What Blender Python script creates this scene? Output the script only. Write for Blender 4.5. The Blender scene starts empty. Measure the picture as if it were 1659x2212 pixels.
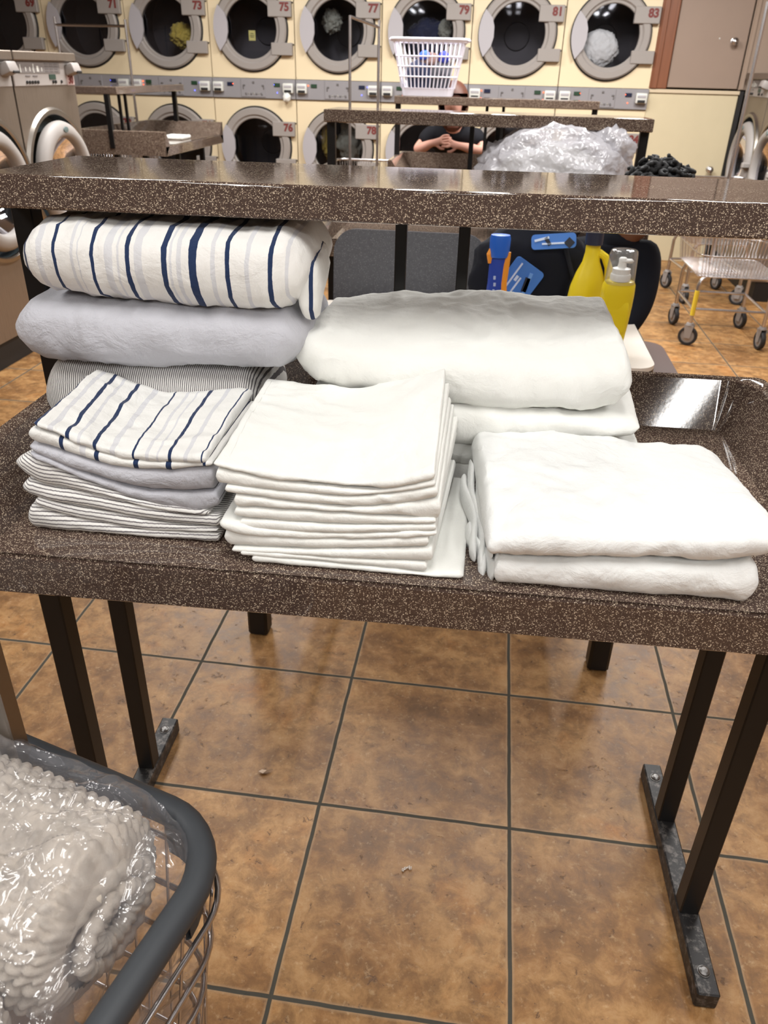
import bpy, bmesh, math, random
from mathutils import Vector, Matrix, noise
PI=math.pi
SC=bpy.context.scene
COL=SC.collection
random.seed(7)
# ------------------------------------------------------------------ camera
IW,IH=1659,2212
F_PX=1680.56; YAW,PITCH,ROLL=0.1234,-0.5167,-0.0257; CAM_Z=1.554
RCAM=Matrix.Rotation(YAW,3,'Z')@Matrix.Rotation(PITCH,3,'X')@Matrix.Rotation(ROLL,3,'Y')
cam_data=bpy.data.cameras.new('camera'); cam=bpy.data.objects.new('camera',cam_data); COL.objects.link(cam)
cam.matrix_world=Matrix.Translation((0,0,CAM_Z))@(RCAM@Matrix.Rotation(PI/2,3,'X')).to_4x4()
cam_data.sensor_fit='VERTICAL'; cam_data.sensor_height=36; cam_data.sensor_width=27
cam_data.lens=F_PX/IH*36
cam_data.clip_start=.05; cam_data.clip_end=60
cam_data.dof.use_dof=True; cam_data.dof.focus_distance=1.22; cam_data.dof.aperture_fstop=9.0
SC.camera=cam
vs=SC.view_settings; vs.view_transform='Standard'; vs.look='None'; vs.gamma=1; vs.use_curve_mapping=False
vs.exposure=0.31
SC.cycles.use_denoising=True
SC.cycles.max_bounces=7; SC.cycles.diffuse_bounces=3; SC.cycles.glossy_bounces=4; SC.cycles.transparent_max_bounces=10
SC.cycles.caustics_reflective=False; SC.cycles.caustics_refractive=False
SC.cycles.sample_clamp_indirect=6
# ------------------------------------------------------------------ light
w=bpy.data.worlds.new('world'); SC.world=w; w.use_nodes=True
w.node_tree.nodes['Background'].inputs[0].default_value=(.9,.92,1,1)
w.node_tree.nodes['Background'].inputs[1].default_value=.04
CEIL=3.05
def lamp(x,y,sx,sy,power,col=(1,.985,.96)):
    l=bpy.data.lights.new('ceiling_lamp','AREA'); l.shape='RECTANGLE'; l.size=sx; l.size_y=sy; l.energy=power; l.color=col
    o=bpy.data.objects.new('ceiling_lamp',l); COL.objects.link(o); o.location=(x,y,CEIL-.03)
LP=17
for ly in (-1.9,.25,3.2,5.7):
    for lx in (-2.1,-.1,1.42):
        k={-1.9:1.12,.25:.62,3.2:.65,5.7:2.5}[ly]*(.2 if lx==-.1 and ly<0 else 1)
        for dx in (-.19,.19):
            lamp(lx+dx,ly,.16,1.15,LP*k)

# ------------------------------------------------------------------ helpers
def at(p,x=None,y=None,z=None):
    """the point of the room seen at picture point p, on a plane x=, y= or z="""
    d=RCAM@Vector(((p[0]-IW/2)/F_PX,1,-(p[1]-IH/2)/F_PX))
    if y is not None: t=y/d.y
    elif x is not None: t=x/d.x
    else: t=(z-CAM_Z)/d.z
    return d*t+Vector((0,0,CAM_Z))
def lerp(a,b,t): return a+(b-a)*t
def clamp(v,a=0.,b=1.): return max(a,min(b,v))
def sst(a,b,v):
    t=clamp((v-a)/(b-a)); return t*t*(3-2*t)
def crv(pts,x):
    """smooth curve through (x, value) points"""
    if x<=pts[0][0]: return pts[0][1]
    if x>=pts[-1][0]: return pts[-1][1]
    for i in range(len(pts)-1):
        if pts[i][0]<=x<=pts[i+1][0]: break
    x0,y0=pts[i]; x1,y1=pts[i+1]; t=(x-x0)/(x1-x0)
    def sl(j):
        a=pts[max(0,j-1)]; b=pts[min(len(pts)-1,j+1)]
        return (b[1]-a[1])/(b[0]-a[0])
    m0,m1=sl(i)*(x1-x0),sl(i+1)*(x1-x0)
    return (2*t**3-3*t*t+1)*y0+(t**3-2*t*t+t)*m0+(-2*t**3+3*t*t)*y1+(t**3-t*t)*m1

class MB:
    def __init__(s): s.v=[]; s.f=[]; s.uv={}; s.m=[]; s.cur=0
    def add(s,v,f,M=None,uv=None):
        n=len(s.v)
        s.v+=[ (M@Vector(p)) if M is not None else Vector(p) for p in v]
        for q in f:
            s.f.append(tuple(i+n for i in q)); s.m.append(s.cur)
        if uv:
            for i,u in enumerate(uv): s.uv[n+i]=u
        return s
    def mat(s,i): s.cur=i; return s
    def box(s,c,d,bev=0,R=None,seg=1):
        bm=bmesh.new(); bmesh.ops.create_cube(bm,size=1)
        for v in bm.verts: v.co=Vector((v.co.x*d[0],v.co.y*d[1],v.co.z*d[2]))
        if bev: bmesh.ops.bevel(bm,geom=bm.edges[:],offset=bev,segments=seg,affect='EDGES',profile=.5)
        M=Matrix.Translation(c)
        if R is not None: M=M@R.to_4x4()
        return s.bm(bm,M)
    def bm(s,bm,M=None):
        bm.verts.index_update()
        s.add([v.co.copy() for v in bm.verts],[[v.index for v in f.verts] for f in bm.faces],M); bm.free(); return s
    def tube(s,pts,r,seg=8,closed=False,cap=True,flat=1.):
        pts=[Vector(p) for p in pts]; n=len(pts); vs=[]; up=None
        for i,p in enumerate(pts):
            a=pts[(i-1)%n] if (closed or i>0) else p
            b=pts[(i+1)%n] if (closed or i<n-1) else p
            t=(b-a).normalized()
            if up is None: up=Vector((0,0,1)) if abs(t.z)<.9 else Vector((1,0,0))
            side=t.cross(up)
            if side.length<1e-6: side=t.orthogonal()
            side.normalize(); up=side.cross(t).normalized()
            rr=r[i] if isinstance(r,(list,tuple)) else r
            for k in range(seg):
                an=2*PI*k/seg; vs.append(p+side*math.cos(an)*rr+up*math.sin(an)*rr*flat)
        fs=[]
        for i in range(n if closed else n-1):
            j=(i+1)%n
            for k in range(seg):
                l=(k+1)%seg; fs.append((i*seg+k,i*seg+l,j*seg+l,j*seg+k))
        if cap and not closed: fs+= [tuple(range(seg))[::-1],tuple((n-1)*seg+k for k in range(seg))]
        return s.add(vs,fs)
    def lathe(s,prof,seg=32,M=None,cap0=False,cap1=False,sx=1,sy=1):
        vs=[];fs=[]
        for r,z in prof:
            for k in range(seg):
                a=2*PI*k/seg; vs.append((r*math.cos(a)*sx,r*math.sin(a)*sy,z))
        for i in range(len(prof)-1):
            for k in range(seg):
                l=(k+1)%seg; fs.append((i*seg+k,i*seg+l,(i+1)*seg+l,(i+1)*seg+k))
        if cap0: fs.append(tuple(range(seg))[::-1])
        if cap1: fs.append(tuple((len(prof)-1)*seg+k for k in range(seg)))
        return s.add(vs,fs,M)
    def prism(s,poly,z0,z1,M=None):
        n=len(poly); vs=[(x,y,z0) for x,y in poly]+[(x,y,z1) for x,y in poly]
        fs=[tuple(range(n))[::-1],tuple(range(n,2*n))]+[(i,(i+1)%n,n+(i+1)%n,n+i) for i in range(n)]
        return s.add(vs,fs,M)
    def grid(s,P,nu,nv,uv=None,closed_v=False):
        """P: nu*nv points, row i = u"""
        fs=[]
        for i in range(nu-1):
            for j in range(nv if closed_v else nv-1):
                k=(j+1)%nv; fs.append((i*nv+j,(i+1)*nv+j,(i+1)*nv+k,i*nv+k))
        return s.add(P,fs,None,uv)

def mesh_of(name,mb,mats,smooth=25,shift=None):
    me=bpy.data.meshes.new(name)
    vv=[tuple(v-shift) for v in mb.v] if shift is not None else [tuple(v) for v in mb.v]
    me.from_pydata(vv,[],mb.f)
    for m in (mats if isinstance(mats,(list,tuple)) else [mats]): me.materials.append(m)
    me.polygons.foreach_set('material_index',mb.m)
    if mb.uv:
        ul=me.uv_layers.new(name='UVMap')
        for l in me.loops: ul.data[l.index].uv=mb.uv.get(l.vertex_index,(0,0))
    bm=bmesh.new(); bm.from_mesh(me); bmesh.ops.recalc_face_normals(bm,faces=bm.faces[:]); bm.to_mesh(me); bm.free()
    if smooth:
        me.polygons.foreach_set('use_smooth',[True]*len(me.polygons))
        if smooth<180: me.set_sharp_from_angle(angle=math.radians(smooth))
    me.update(); return me
def obj(name,mb,mats,parent=None,smooth=25,world=False,label=None):
    sh=None
    if world and parent is not None:
        p=parent; sh=Vector((0,0,0))
        while p is not None: sh=sh+Vector(p.location); p=p.parent
    o=bpy.data.objects.new(name,mesh_of(name,mb,mats,smooth,sh)); COL.objects.link(o)
    if parent is not None: o.parent=parent
    if label: o['label']=label
    return o
def tag(o,label,cat,group=None,kind=None):
    o['label']=label; o['category']=cat
    if group: o['group']=group
    if kind: o['kind']=kind
    return o
def thing(name,label,cat,loc=(0,0,0),rz=0,group=None):
    o=bpy.data.objects.new(name,None); COL.objects.link(o); o.location=loc; o.rotation_euler=(0,0,rz); o.empty_display_size=.05
    return tag(o,label,cat,group)
def wobj(name,mb,mats,label,cat,group=None,smooth=25):
    """one-mesh thing built in room coordinates, origin moved to its base"""
    n=len(mb.v); b=Vector((sum(v.x for v in mb.v)/n,sum(v.y for v in mb.v)/n,min(v.z for v in mb.v)))
    o=bpy.data.objects.new(name,mesh_of(name,mb,mats,smooth,b)); COL.objects.link(o); o.location=b
    return tag(o,label,cat,group)
def struct(name,mb,mats,smooth=25):
    o=obj(name,mb,mats,None,smooth); o['kind']='structure'; return o
def copy_tree(o,parent=None):
    c=o.copy(); COL.objects.link(c); c.parent=parent
    for ch in list(o.children): copy_tree(ch,c)
    return c
def text_mb(mb,s,size,M,depth=.002,bold=.0):
    cu=bpy.data.curves.new('t','FONT'); cu.body=s; cu.size=size; cu.extrude=depth; cu.offset=bold; cu.align_x='CENTER'; cu.align_y='CENTER'; cu.resolution_u=3
    o=bpy.data.objects.new('t',cu); COL.objects.link(o); dg=bpy.context.evaluated_depsgraph_get(); dg.update()
    me=bpy.data.meshes.new_from_object(o.evaluated_get(dg))
    mb.add([v.co.copy() for v in me.vertices],[tuple(p.vertices) for p in me.polygons],M)
    bpy.data.objects.remove(o); bpy.data.curves.remove(cu); bpy.data.meshes.remove(me)

# ------------------------------------------------------------------ materials
def lin(c): return tuple((v/12.92 if v<=.04045 else ((v+.055)/1.055)**2.4) for v in c)
def rgb(r,g,b): return lin((r/255,g/255,b/255))+(1,)
class N:
    def __init__(s,name):
        s.m=bpy.data.materials.new(name); s.m.use_nodes=True; s.t=s.m.node_tree; s.b=s.t.nodes['Principled BSDF']; s.out=s.t.nodes['Material Output']
    def n(s,t,**k):
        o=s.t.nodes.new(t)
        for a,v in k.items(): setattr(o,a,v)
        return o
    def l(s,a,b): s.t.links.new(a,b)
    def set(s,**k):
        for a,v in k.items():
            s.b.inputs[a.replace('_',' ')].default_value=v
        return s
    def math(s,op,a,b=None,c=None):
        o=s.n('ShaderNodeMath',operation=op)
        for i,v in enumerate((a,b,c)):
            if v is None: continue
            if isinstance(v,(int,float)): o.inputs[i].default_value=v
            else: s.l(v,o.inputs[i])
        return o.outputs[0]
    def mix(s,f,a,b):
        o=s.n('ShaderNodeMix',data_type='RGBA')
        for i,v in ((0,f),(6,a),(7,b)):
            if isinstance(v,(int,float,tuple)): o.inputs[i].default_value=v
            else: s.l(v,o.inputs[i])
        return o.outputs[2]
    def noise(s,vec,scale,detail=4,rough=.55,dist=0):
        o=s.n('ShaderNodeTexNoise'); o.inputs['Scale'].default_value=scale; o.inputs['Detail'].default_value=detail; o.inputs['Roughness'].default_value=rough; o.inputs['Distortion'].default_value=dist
        s.l(vec,o.inputs['Vector']); return o.outputs['Fac']
    def vor(s,vec,scale,feat='F1'):
        o=s.n('ShaderNodeTexVoronoi',feature=feat); o.inputs['Scale'].default_value=scale; s.l(vec,o.inputs['Vector']); return o
    def ramp(s,f,stops,interp='LINEAR'):
        o=s.n('ShaderNodeValToRGB'); r=o.color_ramp; r.interpolation=interp
        while len(r.elements)<len(stops): r.elements.new(.5)
        for e,(p,c) in zip(r.elements,stops): e.position=p; e.color=c if len(c)==4 else tuple(c)+(1,)
        s.l(f,o.inputs[0]); return o.outputs[0]
    def bump(s,h,strength=.3,dist=.002):
        o=s.n('ShaderNodeBump'); o.inputs['Strength'].default_value=strength; o.inputs['Distance'].default_value=dist
        s.l(h,o.inputs['Height']); s.l(o.outputs[0],s.b.inputs['Normal']); return o
    def obj(s): return s.n('ShaderNodeTexCoord').outputs['Object']
    def uv(s): return s.n('ShaderNodeTexCoord').outputs['UV']
    def col(s,v): s.l(v,s.b.inputs['Base Color']); return s
def plain(name,c,rough=.5,metal=0,spec=.5,noise=0,coat=0,nscale=20):
    m=N(name); m.set(Base_Color=c,Roughness=rough,Metallic=metal); m.b.inputs['Specular IOR Level'].default_value=spec
    if coat: m.b.inputs['Coat Weight'].default_value=coat; m.b.inputs['Coat Roughness'].default_value=.05
    if noise:
        f=m.noise(m.obj(),nscale,5)
        d=tuple(v*(1-noise) for v in c[:3])+(1,); u=tuple(min(1,v*(1+noise)) for v in c[:3])+(1,)
        m.col(m.mix(f,d,u))
    return m.m
def emit(name,c,s):
    m=N(name); m.set(Base_Color=c); m.b.inputs['Emission Color'].default_value=c; m.b.inputs['Emission Strength'].default_value=s; return m.m

def mk_laminate():
    m=N('speckled_laminate'); o=m.obj()
    v=m.vor(o,530); c=m.n('ShaderNodeSeparateColor'); m.l(v.outputs['Color'],c.inputs[0])
    rad=m.math('MULTIPLY_ADD',m.math('POWER',c.outputs[0],1.3),.50,.075)
    spk=m.math('LESS_THAN',v.outputs['Distance'],rad)
    keep=m.math('GREATER_THAN',c.outputs[1],.10)
    f=m.math('MULTIPLY',spk,keep)
    base=m.mix(m.noise(o,260,2),rgb(60,47,42),rgb(94,77,69))
    tone=m.mix(c.outputs[2],rgb(150,130,112),rgb(222,205,182))
    m.col(m.mix(f,base,tone)); m.set(Roughness=.055); m.b.inputs['Specular IOR Level'].default_value=.5
    m.bump(m.noise(o,150,2),.018,.001)
    return m.m
LAM=mk_laminate()
def mk_floor():
    m=N('floor_tile'); o=m.obj(); T=.4572
    mp=m.n('ShaderNodeMapping'); m.l(o,mp.inputs[0]); mp.inputs['Location'].default_value=(2.647+20,-3.7653+20,0); mp.inputs['Scale'].default_value=(1/T,1/T,1)
    # Mapping scales first, then moves
    wob=m.n('ShaderNodeTexNoise'); wob.inputs['Scale'].default_value=14; m.l(o,wob.inputs['Vector'])
    wv=m.n('ShaderNodeVectorMath',operation='SCALE'); m.l(wob.outputs['Color'],wv.inputs[0]); wv.inputs['Scale'].default_value=.008
    ad=m.n('ShaderNodeVectorMath',operation='ADD'); m.l(mp.outputs[0],ad.inputs[0]); m.l(wv.outputs[0],ad.inputs[1])
    sx=m.n('ShaderNodeSeparateXYZ'); m.l(ad.outputs[0],sx.inputs[0])
    def edge(c):
        fr=m.math('FRACT',m.math('ADD',c,-.004)); return m.math('MINIMUM',fr,m.math('SUBTRACT',1,fr))
    e=m.math('MINIMUM',edge(sx.outputs[0]),edge(sx.outputs[1]))
    grout=m.n('ShaderNodeMapRange'); m.l(e,grout.inputs[0]); grout.inputs[1].default_value=.0075; grout.inputs[2].default_value=.0105
    rim=m.n('ShaderNodeMapRange'); m.l(e,rim.inputs[0]); rim.inputs[1].default_value=.011; rim.inputs[2].default_value=.022
    # per tile offset
    fl=m.n('ShaderNodeVectorMath',operation='FLOOR'); m.l(mp.outputs[0],fl.inputs[0])
    wn=m.n('ShaderNodeTexWhiteNoise',noise_dimensions='2D'); m.l(fl.outputs[0],wn.inputs[0])
    sc=m.n('ShaderNodeVectorMath',operation='SCALE'); m.l(wn.outputs['Color'],sc.inputs[0]); sc.inputs['Scale'].default_value=7
    pv=m.n('ShaderNodeVectorMath',operation='ADD'); m.l(o,pv.inputs[0]); m.l(sc.outputs[0],pv.inputs[1])
    P=pv.outputs[0]
    n1=m.noise(P,5,5,.6,.3); n2=m.noise(P,19,8,.72,.35); n3=m.noise(P,75,5,.65)
    c=m.ramp(n1,[(.28,rgb(114,80,46)),(.45,rgb(150,108,64)),(.58,rgb(172,130,82)),(.75,rgb(164,109,54))])
    c=m.mix(m.math('MULTIPLY',m.ramp(n2,[(.40,(1,1,1)),(.56,(0,0,0))]),.55),c,rgb(90,60,34))
    c=m.mix(m.math('MULTIPLY',m.ramp(n2,[(.55,(0,0,0)),(.74,(1,1,1))]),.55),c,rgb(190,156,114))
    c=m.mix(m.math('MULTIPLY',m.ramp(n3,[(.58,(0,0,0)),(.72,(1,1,1))]),.4),c,rgb(204,174,134))
    pit=m.ramp(m.noise(P,38,5,.7,.5),[(.33,(1,1,1)),(.37,(0,0,0))])
    c=m.mix(m.math('MULTIPLY',pit,.75),c,rgb(84,56,32))
    tv=m.math('MULTIPLY_ADD',wn.outputs['Value'],.16,.92)
    hs=m.n('ShaderNodeHueSaturation'); m.l(c,hs.inputs['Color']); m.l(tv,hs.inputs['Value']); c=hs.outputs[0]
    c=m.mix(m.math('MULTIPLY',m.math('SUBTRACT',1,rim.outputs[0]),.5),c,rgb(168,140,108))
    c=m.mix(grout.outputs[0],m.mix(n2,rgb(56,53,46),rgb(78,74,64)),c)
    m.col(c)
    r=m.math('MULTIPLY_ADD',n2,.25,.30); m.l(m.mix(grout.outputs[0],(.85,.85,.85,1),r),m.b.inputs['Roughness'])
    h=m.math('ADD',m.math('MULTIPLY',grout.outputs[0],1.2),m.math('ADD',m.math('MULTIPLY',n2,.7),m.math('MULTIPLY',pit,-.3)))
    m.bump(h,.45,.0025); m.b.inputs['Specular IOR Level'].default_value=.4
    return m.m
FLOOR=mk_floor()
def cloth(name,c,bump=.25,scale=900,stripes=None,wob=.004):
    """stripes: list of (colour,[(centre,width)...]) along UV u in 0..1"""
    m=N(name); o=m.obj(); m.set(Roughness=.9); m.b.inputs['Specular IOR Level'].default_value=.15
    m.b.inputs['Sheen Weight'].default_value=.15
    colr=m.mix(m.noise(o,9,3),tuple(v*.965 for v in c[:3])+(1,),c)
    if stripes:
        sp=m.n('ShaderNodeSeparateXYZ'); m.l(m.uv(),sp.inputs[0])
        nz=m.n('ShaderNodeTexNoise'); nz.inputs['Scale'].default_value=1; nz.inputs['Detail'].default_value=6; nz.inputs['Roughness'].default_value=.62
        mp=m.n('ShaderNodeMapping'); mp.inputs['Scale'].default_value=(9,26,1); m.l(m.uv(),mp.inputs[0]); m.l(mp.outputs[0],nz.inputs['Vector'])
        u=m.math('ADD',sp.outputs[0],m.math('MULTIPLY',m.math('SUBTRACT',nz.outputs[0],.5),wob*2))
        for sc,lst in stripes:
            st=[(0,(0,0,0))]
            for a,wd in lst: st+= [(a-wd/2,(1,1,1)),(a+wd/2,(0,0,0))]
            f=m.ramp(u,st,'CONSTANT'); colr=m.mix(f,colr,sc)
    m.col(colr)
    m.bump(m.math('ADD',m.noise(o,scale,2),m.math('ADD',m.math('MULTIPLY',m.noise(o,60,4,.6),5),m.math('MULTIPLY',m.noise(o,17,5,.6,.8),16))),bump*1.3,.0008)
    return m.m
def ticking(name,axis,period,c0,c1,frac=.42):
    m=N(name); sp=m.n('ShaderNodeSeparateXYZ'); m.l(m.uv(),sp.inputs[0]); o=m.obj()
    nz=m.noise(m.uv(),60,3)
    t=m.math('ADD',m.math('MULTIPLY',sp.outputs[axis],1/period),m.math('MULTIPLY',nz,.35))
    f=m.math('LESS_THAN',m.math('FRACT',t),frac)
    m.col(m.mix(f,c0,c1)); m.set(Roughness=.92); m.b.inputs['Specular IOR Level'].default_value=.12
    m.bump(m.math('ADD',m.noise(o,700,2),m.math('MULTIPLY',m.noise(o,60,3),4)),.35,.0006)
    return m.m
WHITE=cloth('white_cotton',rgb(241,241,236)); WHITE2=cloth('white_crisp_cotton',rgb(242,243,241),.3)
NAVY=rgb(38,54,88); FAINT=rgb(215,215,218)
GREYC=cloth('grey_cotton',rgb(196,196,203),.45,700)
TICKV=ticking('ticking_upright',0,.0092,rgb(238,236,232),rgb(112,108,110))
TICKH=ticking('ticking_level',1,.0061,rgb(238,236,232),rgb(134,130,131),.36)
BLACKM=plain('black_painted_steel',rgb(19,18,19),.38,0,.35,.25)
SCUFF=None
def mk_scuff():
    m=N('scuffed_black_steel'); o=m.obj(); f=m.ramp(m.noise(o,55,6,.7),[(.5,(0,0,0)),(.68,(1,1,1))])
    m.col(m.mix(f,rgb(34,32,32),rgb(108,102,98))); m.set(Roughness=.4,Metallic=.25); return m.m
SCUFF=mk_scuff()
BOLT=plain('worn_bolt_steel',rgb(120,118,116),.35,.8,.5,.3,0,90)
CHROME=plain('chrome',rgb(206,203,204),.26,1)
STEEL=plain('brushed_steel',rgb(150,143,136),.34,1,.5,.06,0,30)
# ------------------------------------------------------------------ the room
ROOM=(-5.3,3.3,-3.4,9.2)
def quad(pts): return MB().add(pts,[(0,1,2,3)])
x0,x1,y0,y1=ROOM
TAUPE=plain('taupe_paint',rgb(158,138,122),.6,0,.3,.04,0,6)
CREAMW=plain('cream_paint',rgb(132,126,120),.8)
struct('floor',quad([(x0,y0,0),(x1,y0,0),(x1,y1,0),(x0,y1,0)]),FLOOR)
struct('ceiling',quad([(x0,y0,CEIL),(x0,y1,CEIL),(x1,y1,CEIL),(x1,y0,CEIL)]),CREAMW)
struct('wall_left',quad([(x0,y0,0),(x0,y1,0),(x0,y1,CEIL),(x0,y0,CEIL)]),TAUPE)
struct('wall_right',quad([(x1,y0,0),(x1,y0,CEIL),(x1,y1,CEIL),(x1,y1,0)]),TAUPE)
struct('wall_front',quad([(x0,y0,0),(x0,y0,CEIL),(x1,y0,CEIL),(x1,y0,0)]),CREAMW)
struct('wall_back',quad([(x0,y1,0),(x1,y1,0),(x1,y1,CEIL),(x0,y1,CEIL)]),TAUPE)

# ------------------------------------------------------------------ folding tables
def arc_path(hw,yb,yf,rc,n=7):
    """U shaped path: front left, round both back corners, front right"""
    p=[(-hw,yf),(-hw,lerp(yf,yb-rc,.5))]
    for k in range(n): a=PI-PI/2*k/(n-1); p.append((-hw+rc+rc*math.cos(a),yb-rc+rc*math.sin(a)))
    p.append((0,yb))
    for k in range(n): a=PI/2-PI/2*k/(n-1); p.append((hw-rc+rc*math.cos(a),yb-rc+rc*math.sin(a)))
    p+= [(hw,lerp(yf,yb-rc,.5)),(hw,yf)]
    return p
TRAY_Z=.935
def folding_table(label,loc,rz,dz=0,group='speckled folding tables with trays'):
    t=thing('folding_table',label,'folding table',loc,rz,group)
    Z=TRAY_Z+dz; yf,yb=-.345,.345; RIM=1.03+dz; BOT=.862+dz
    mb=MB()
    foot=arc_path(.598,.283,yf,.015); rimi=arc_path(.655,.325,yf,.065); rimi2=arc_path(.661,.329,yf,.05)
    rimo2=arc_path(.678,.341,yf,.018); rimo=arc_path(.683,.345,yf,.018); n=len(foot)
    loops=[[(x,y,Z) for x,y in foot],[(x,y,RIM-.004) for x,y in rimi],[(x,y,RIM) for x,y in rimi2],[(x,y,RIM) for x,y in rimo2],[(x,y,RIM-.005) for x,y in rimo],[(x,y,BOT) for x,y in rimo]]
    P=[]
    for L in loops: P+=L
    fs=[]
    for i in range(len(loops)-1):
        for j in range(n-1): fs.append((i*n+j,i*n+j+1,(i+1)*n+j+1,(i+1)*n+j))
    fs.append(tuple(i*n for i in range(6))+()); fs.append(tuple(i*n+n-1 for i in range(6))[::-1])
    mb.add(P,fs)
    # bed with a rounded front lip
    lip=[(yf+.012,Z),(yf+.008,Z-.0006),(yf+.003,Z-.004),(yf,Z-.009),(yf,BOT+.003),(yf+.003,BOT),(yb-.005,BOT)]
    hw=.683
    pv=[(x,y,z) for y,z in [(.28,Z)]+lip for x in (-hw+.002,hw-.002)]
    # bed surface from wall foot to lip
    bed=[(x,y,Z) for x,y in foot]
    mb.add(bed+[(.598,yf+.012,Z),(-.598,yf+.012,Z)],[tuple(range(len(bed)))[::-1]])
    q=[(s*.6825,y,z) for (y,z) in lip for s in (-1,1)]
    mb.add(q,[(2*i,2*i+1,2*i+3,2*i+2) for i in range(len(lip)-1)]+[tuple(range(0,2*len(lip),2)),tuple(range(1,2*len(lip),2))[::-1]])
    obj('tray',mb,LAM,t,20,label='dark brown laminate tray with raised rim on three sides')
    s=MB().box((0,.152,1.3763),(1.38,.335,.05),.0045,Matrix.Rotation(-.011,3,'X'),2)
    obj('upper_shelf',s,LAM,t,20,label='dark brown laminate shelf above the tray')
    for x,y,sz in ((-.672,.075,.036),(.672,.075,.036),(-.058,.262,.021),(.058,.262,.021)):
        obj('shelf_post',MB().box((x,y,(Z-.03+1.352)/2),(sz,sz,1.352-Z+.03),.002),BLACKM,t)
    for x in (-.63,.622):
        f=obj('foot_bar',MB().box((x,-.055,.0235),(.043,.57,.043),.003),SCUFF,t)
        for y in (-.295,.185):
            b=MB().lathe([(.0001,.0072),(.006,.0068),(.0098,.0045),(.011,.0015),(.0125,.0012),(.0125,0)],16,Matrix.Translation((x,y,.045)))
            obj('bolt',b,BOLT,f)
        for y in (-.155,.075):
            obj('leg',MB().box((x,y,(.044+BOT)/2),(.039,.04,BOT-.044),.0025),BLACKM,t)
    return t
TX,TY,TR=-.10,1.23,math.radians(1.7)
folding_table('large brown speckled folding table in front carrying the folded white and striped laundry',(TX,TY,0),TR)

# ------------------------------------------------------------------ folded laundry
def wrinkle(p,a,b,sx=1.,seed=0.):
    a*=1.7; b*=2.3
    q=Vector((p.x*sx+seed,p.y+seed*1.7,p.z*1.3))
    w=Vector((noise.noise(q*6+Vector((9,0,0))),noise.noise(q*6+Vector((0,7,0))),0))*.05
    q2=q+w
    h=a*(.8*noise.noise(q*6)+.55*noise.noise(q2*15)+.35*noise.noise(q2*34)+.16*noise.noise(q*80))
    if b:
        m=.5+.8*noise.noise(q*4+Vector((3,5,1)))
        n1=noise.noise(Vector((q2.x*6.,q2.y*17,q2.z*13))); n2=noise.noise(Vector((q2.x*15+7,q2.y*9+q2.x*6,q2.z*20))); n3=noise.noise(Vector((q2.x*24-q2.y*14,q2.y*34,q2.z*40+3)))
        h+=b*max(0,m)*(max(0,1-abs(n1)*5)*.9+max(0,1-abs(n2)*6)*.7+max(0,1-abs(n3)*5)*.35)
    return h
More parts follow.
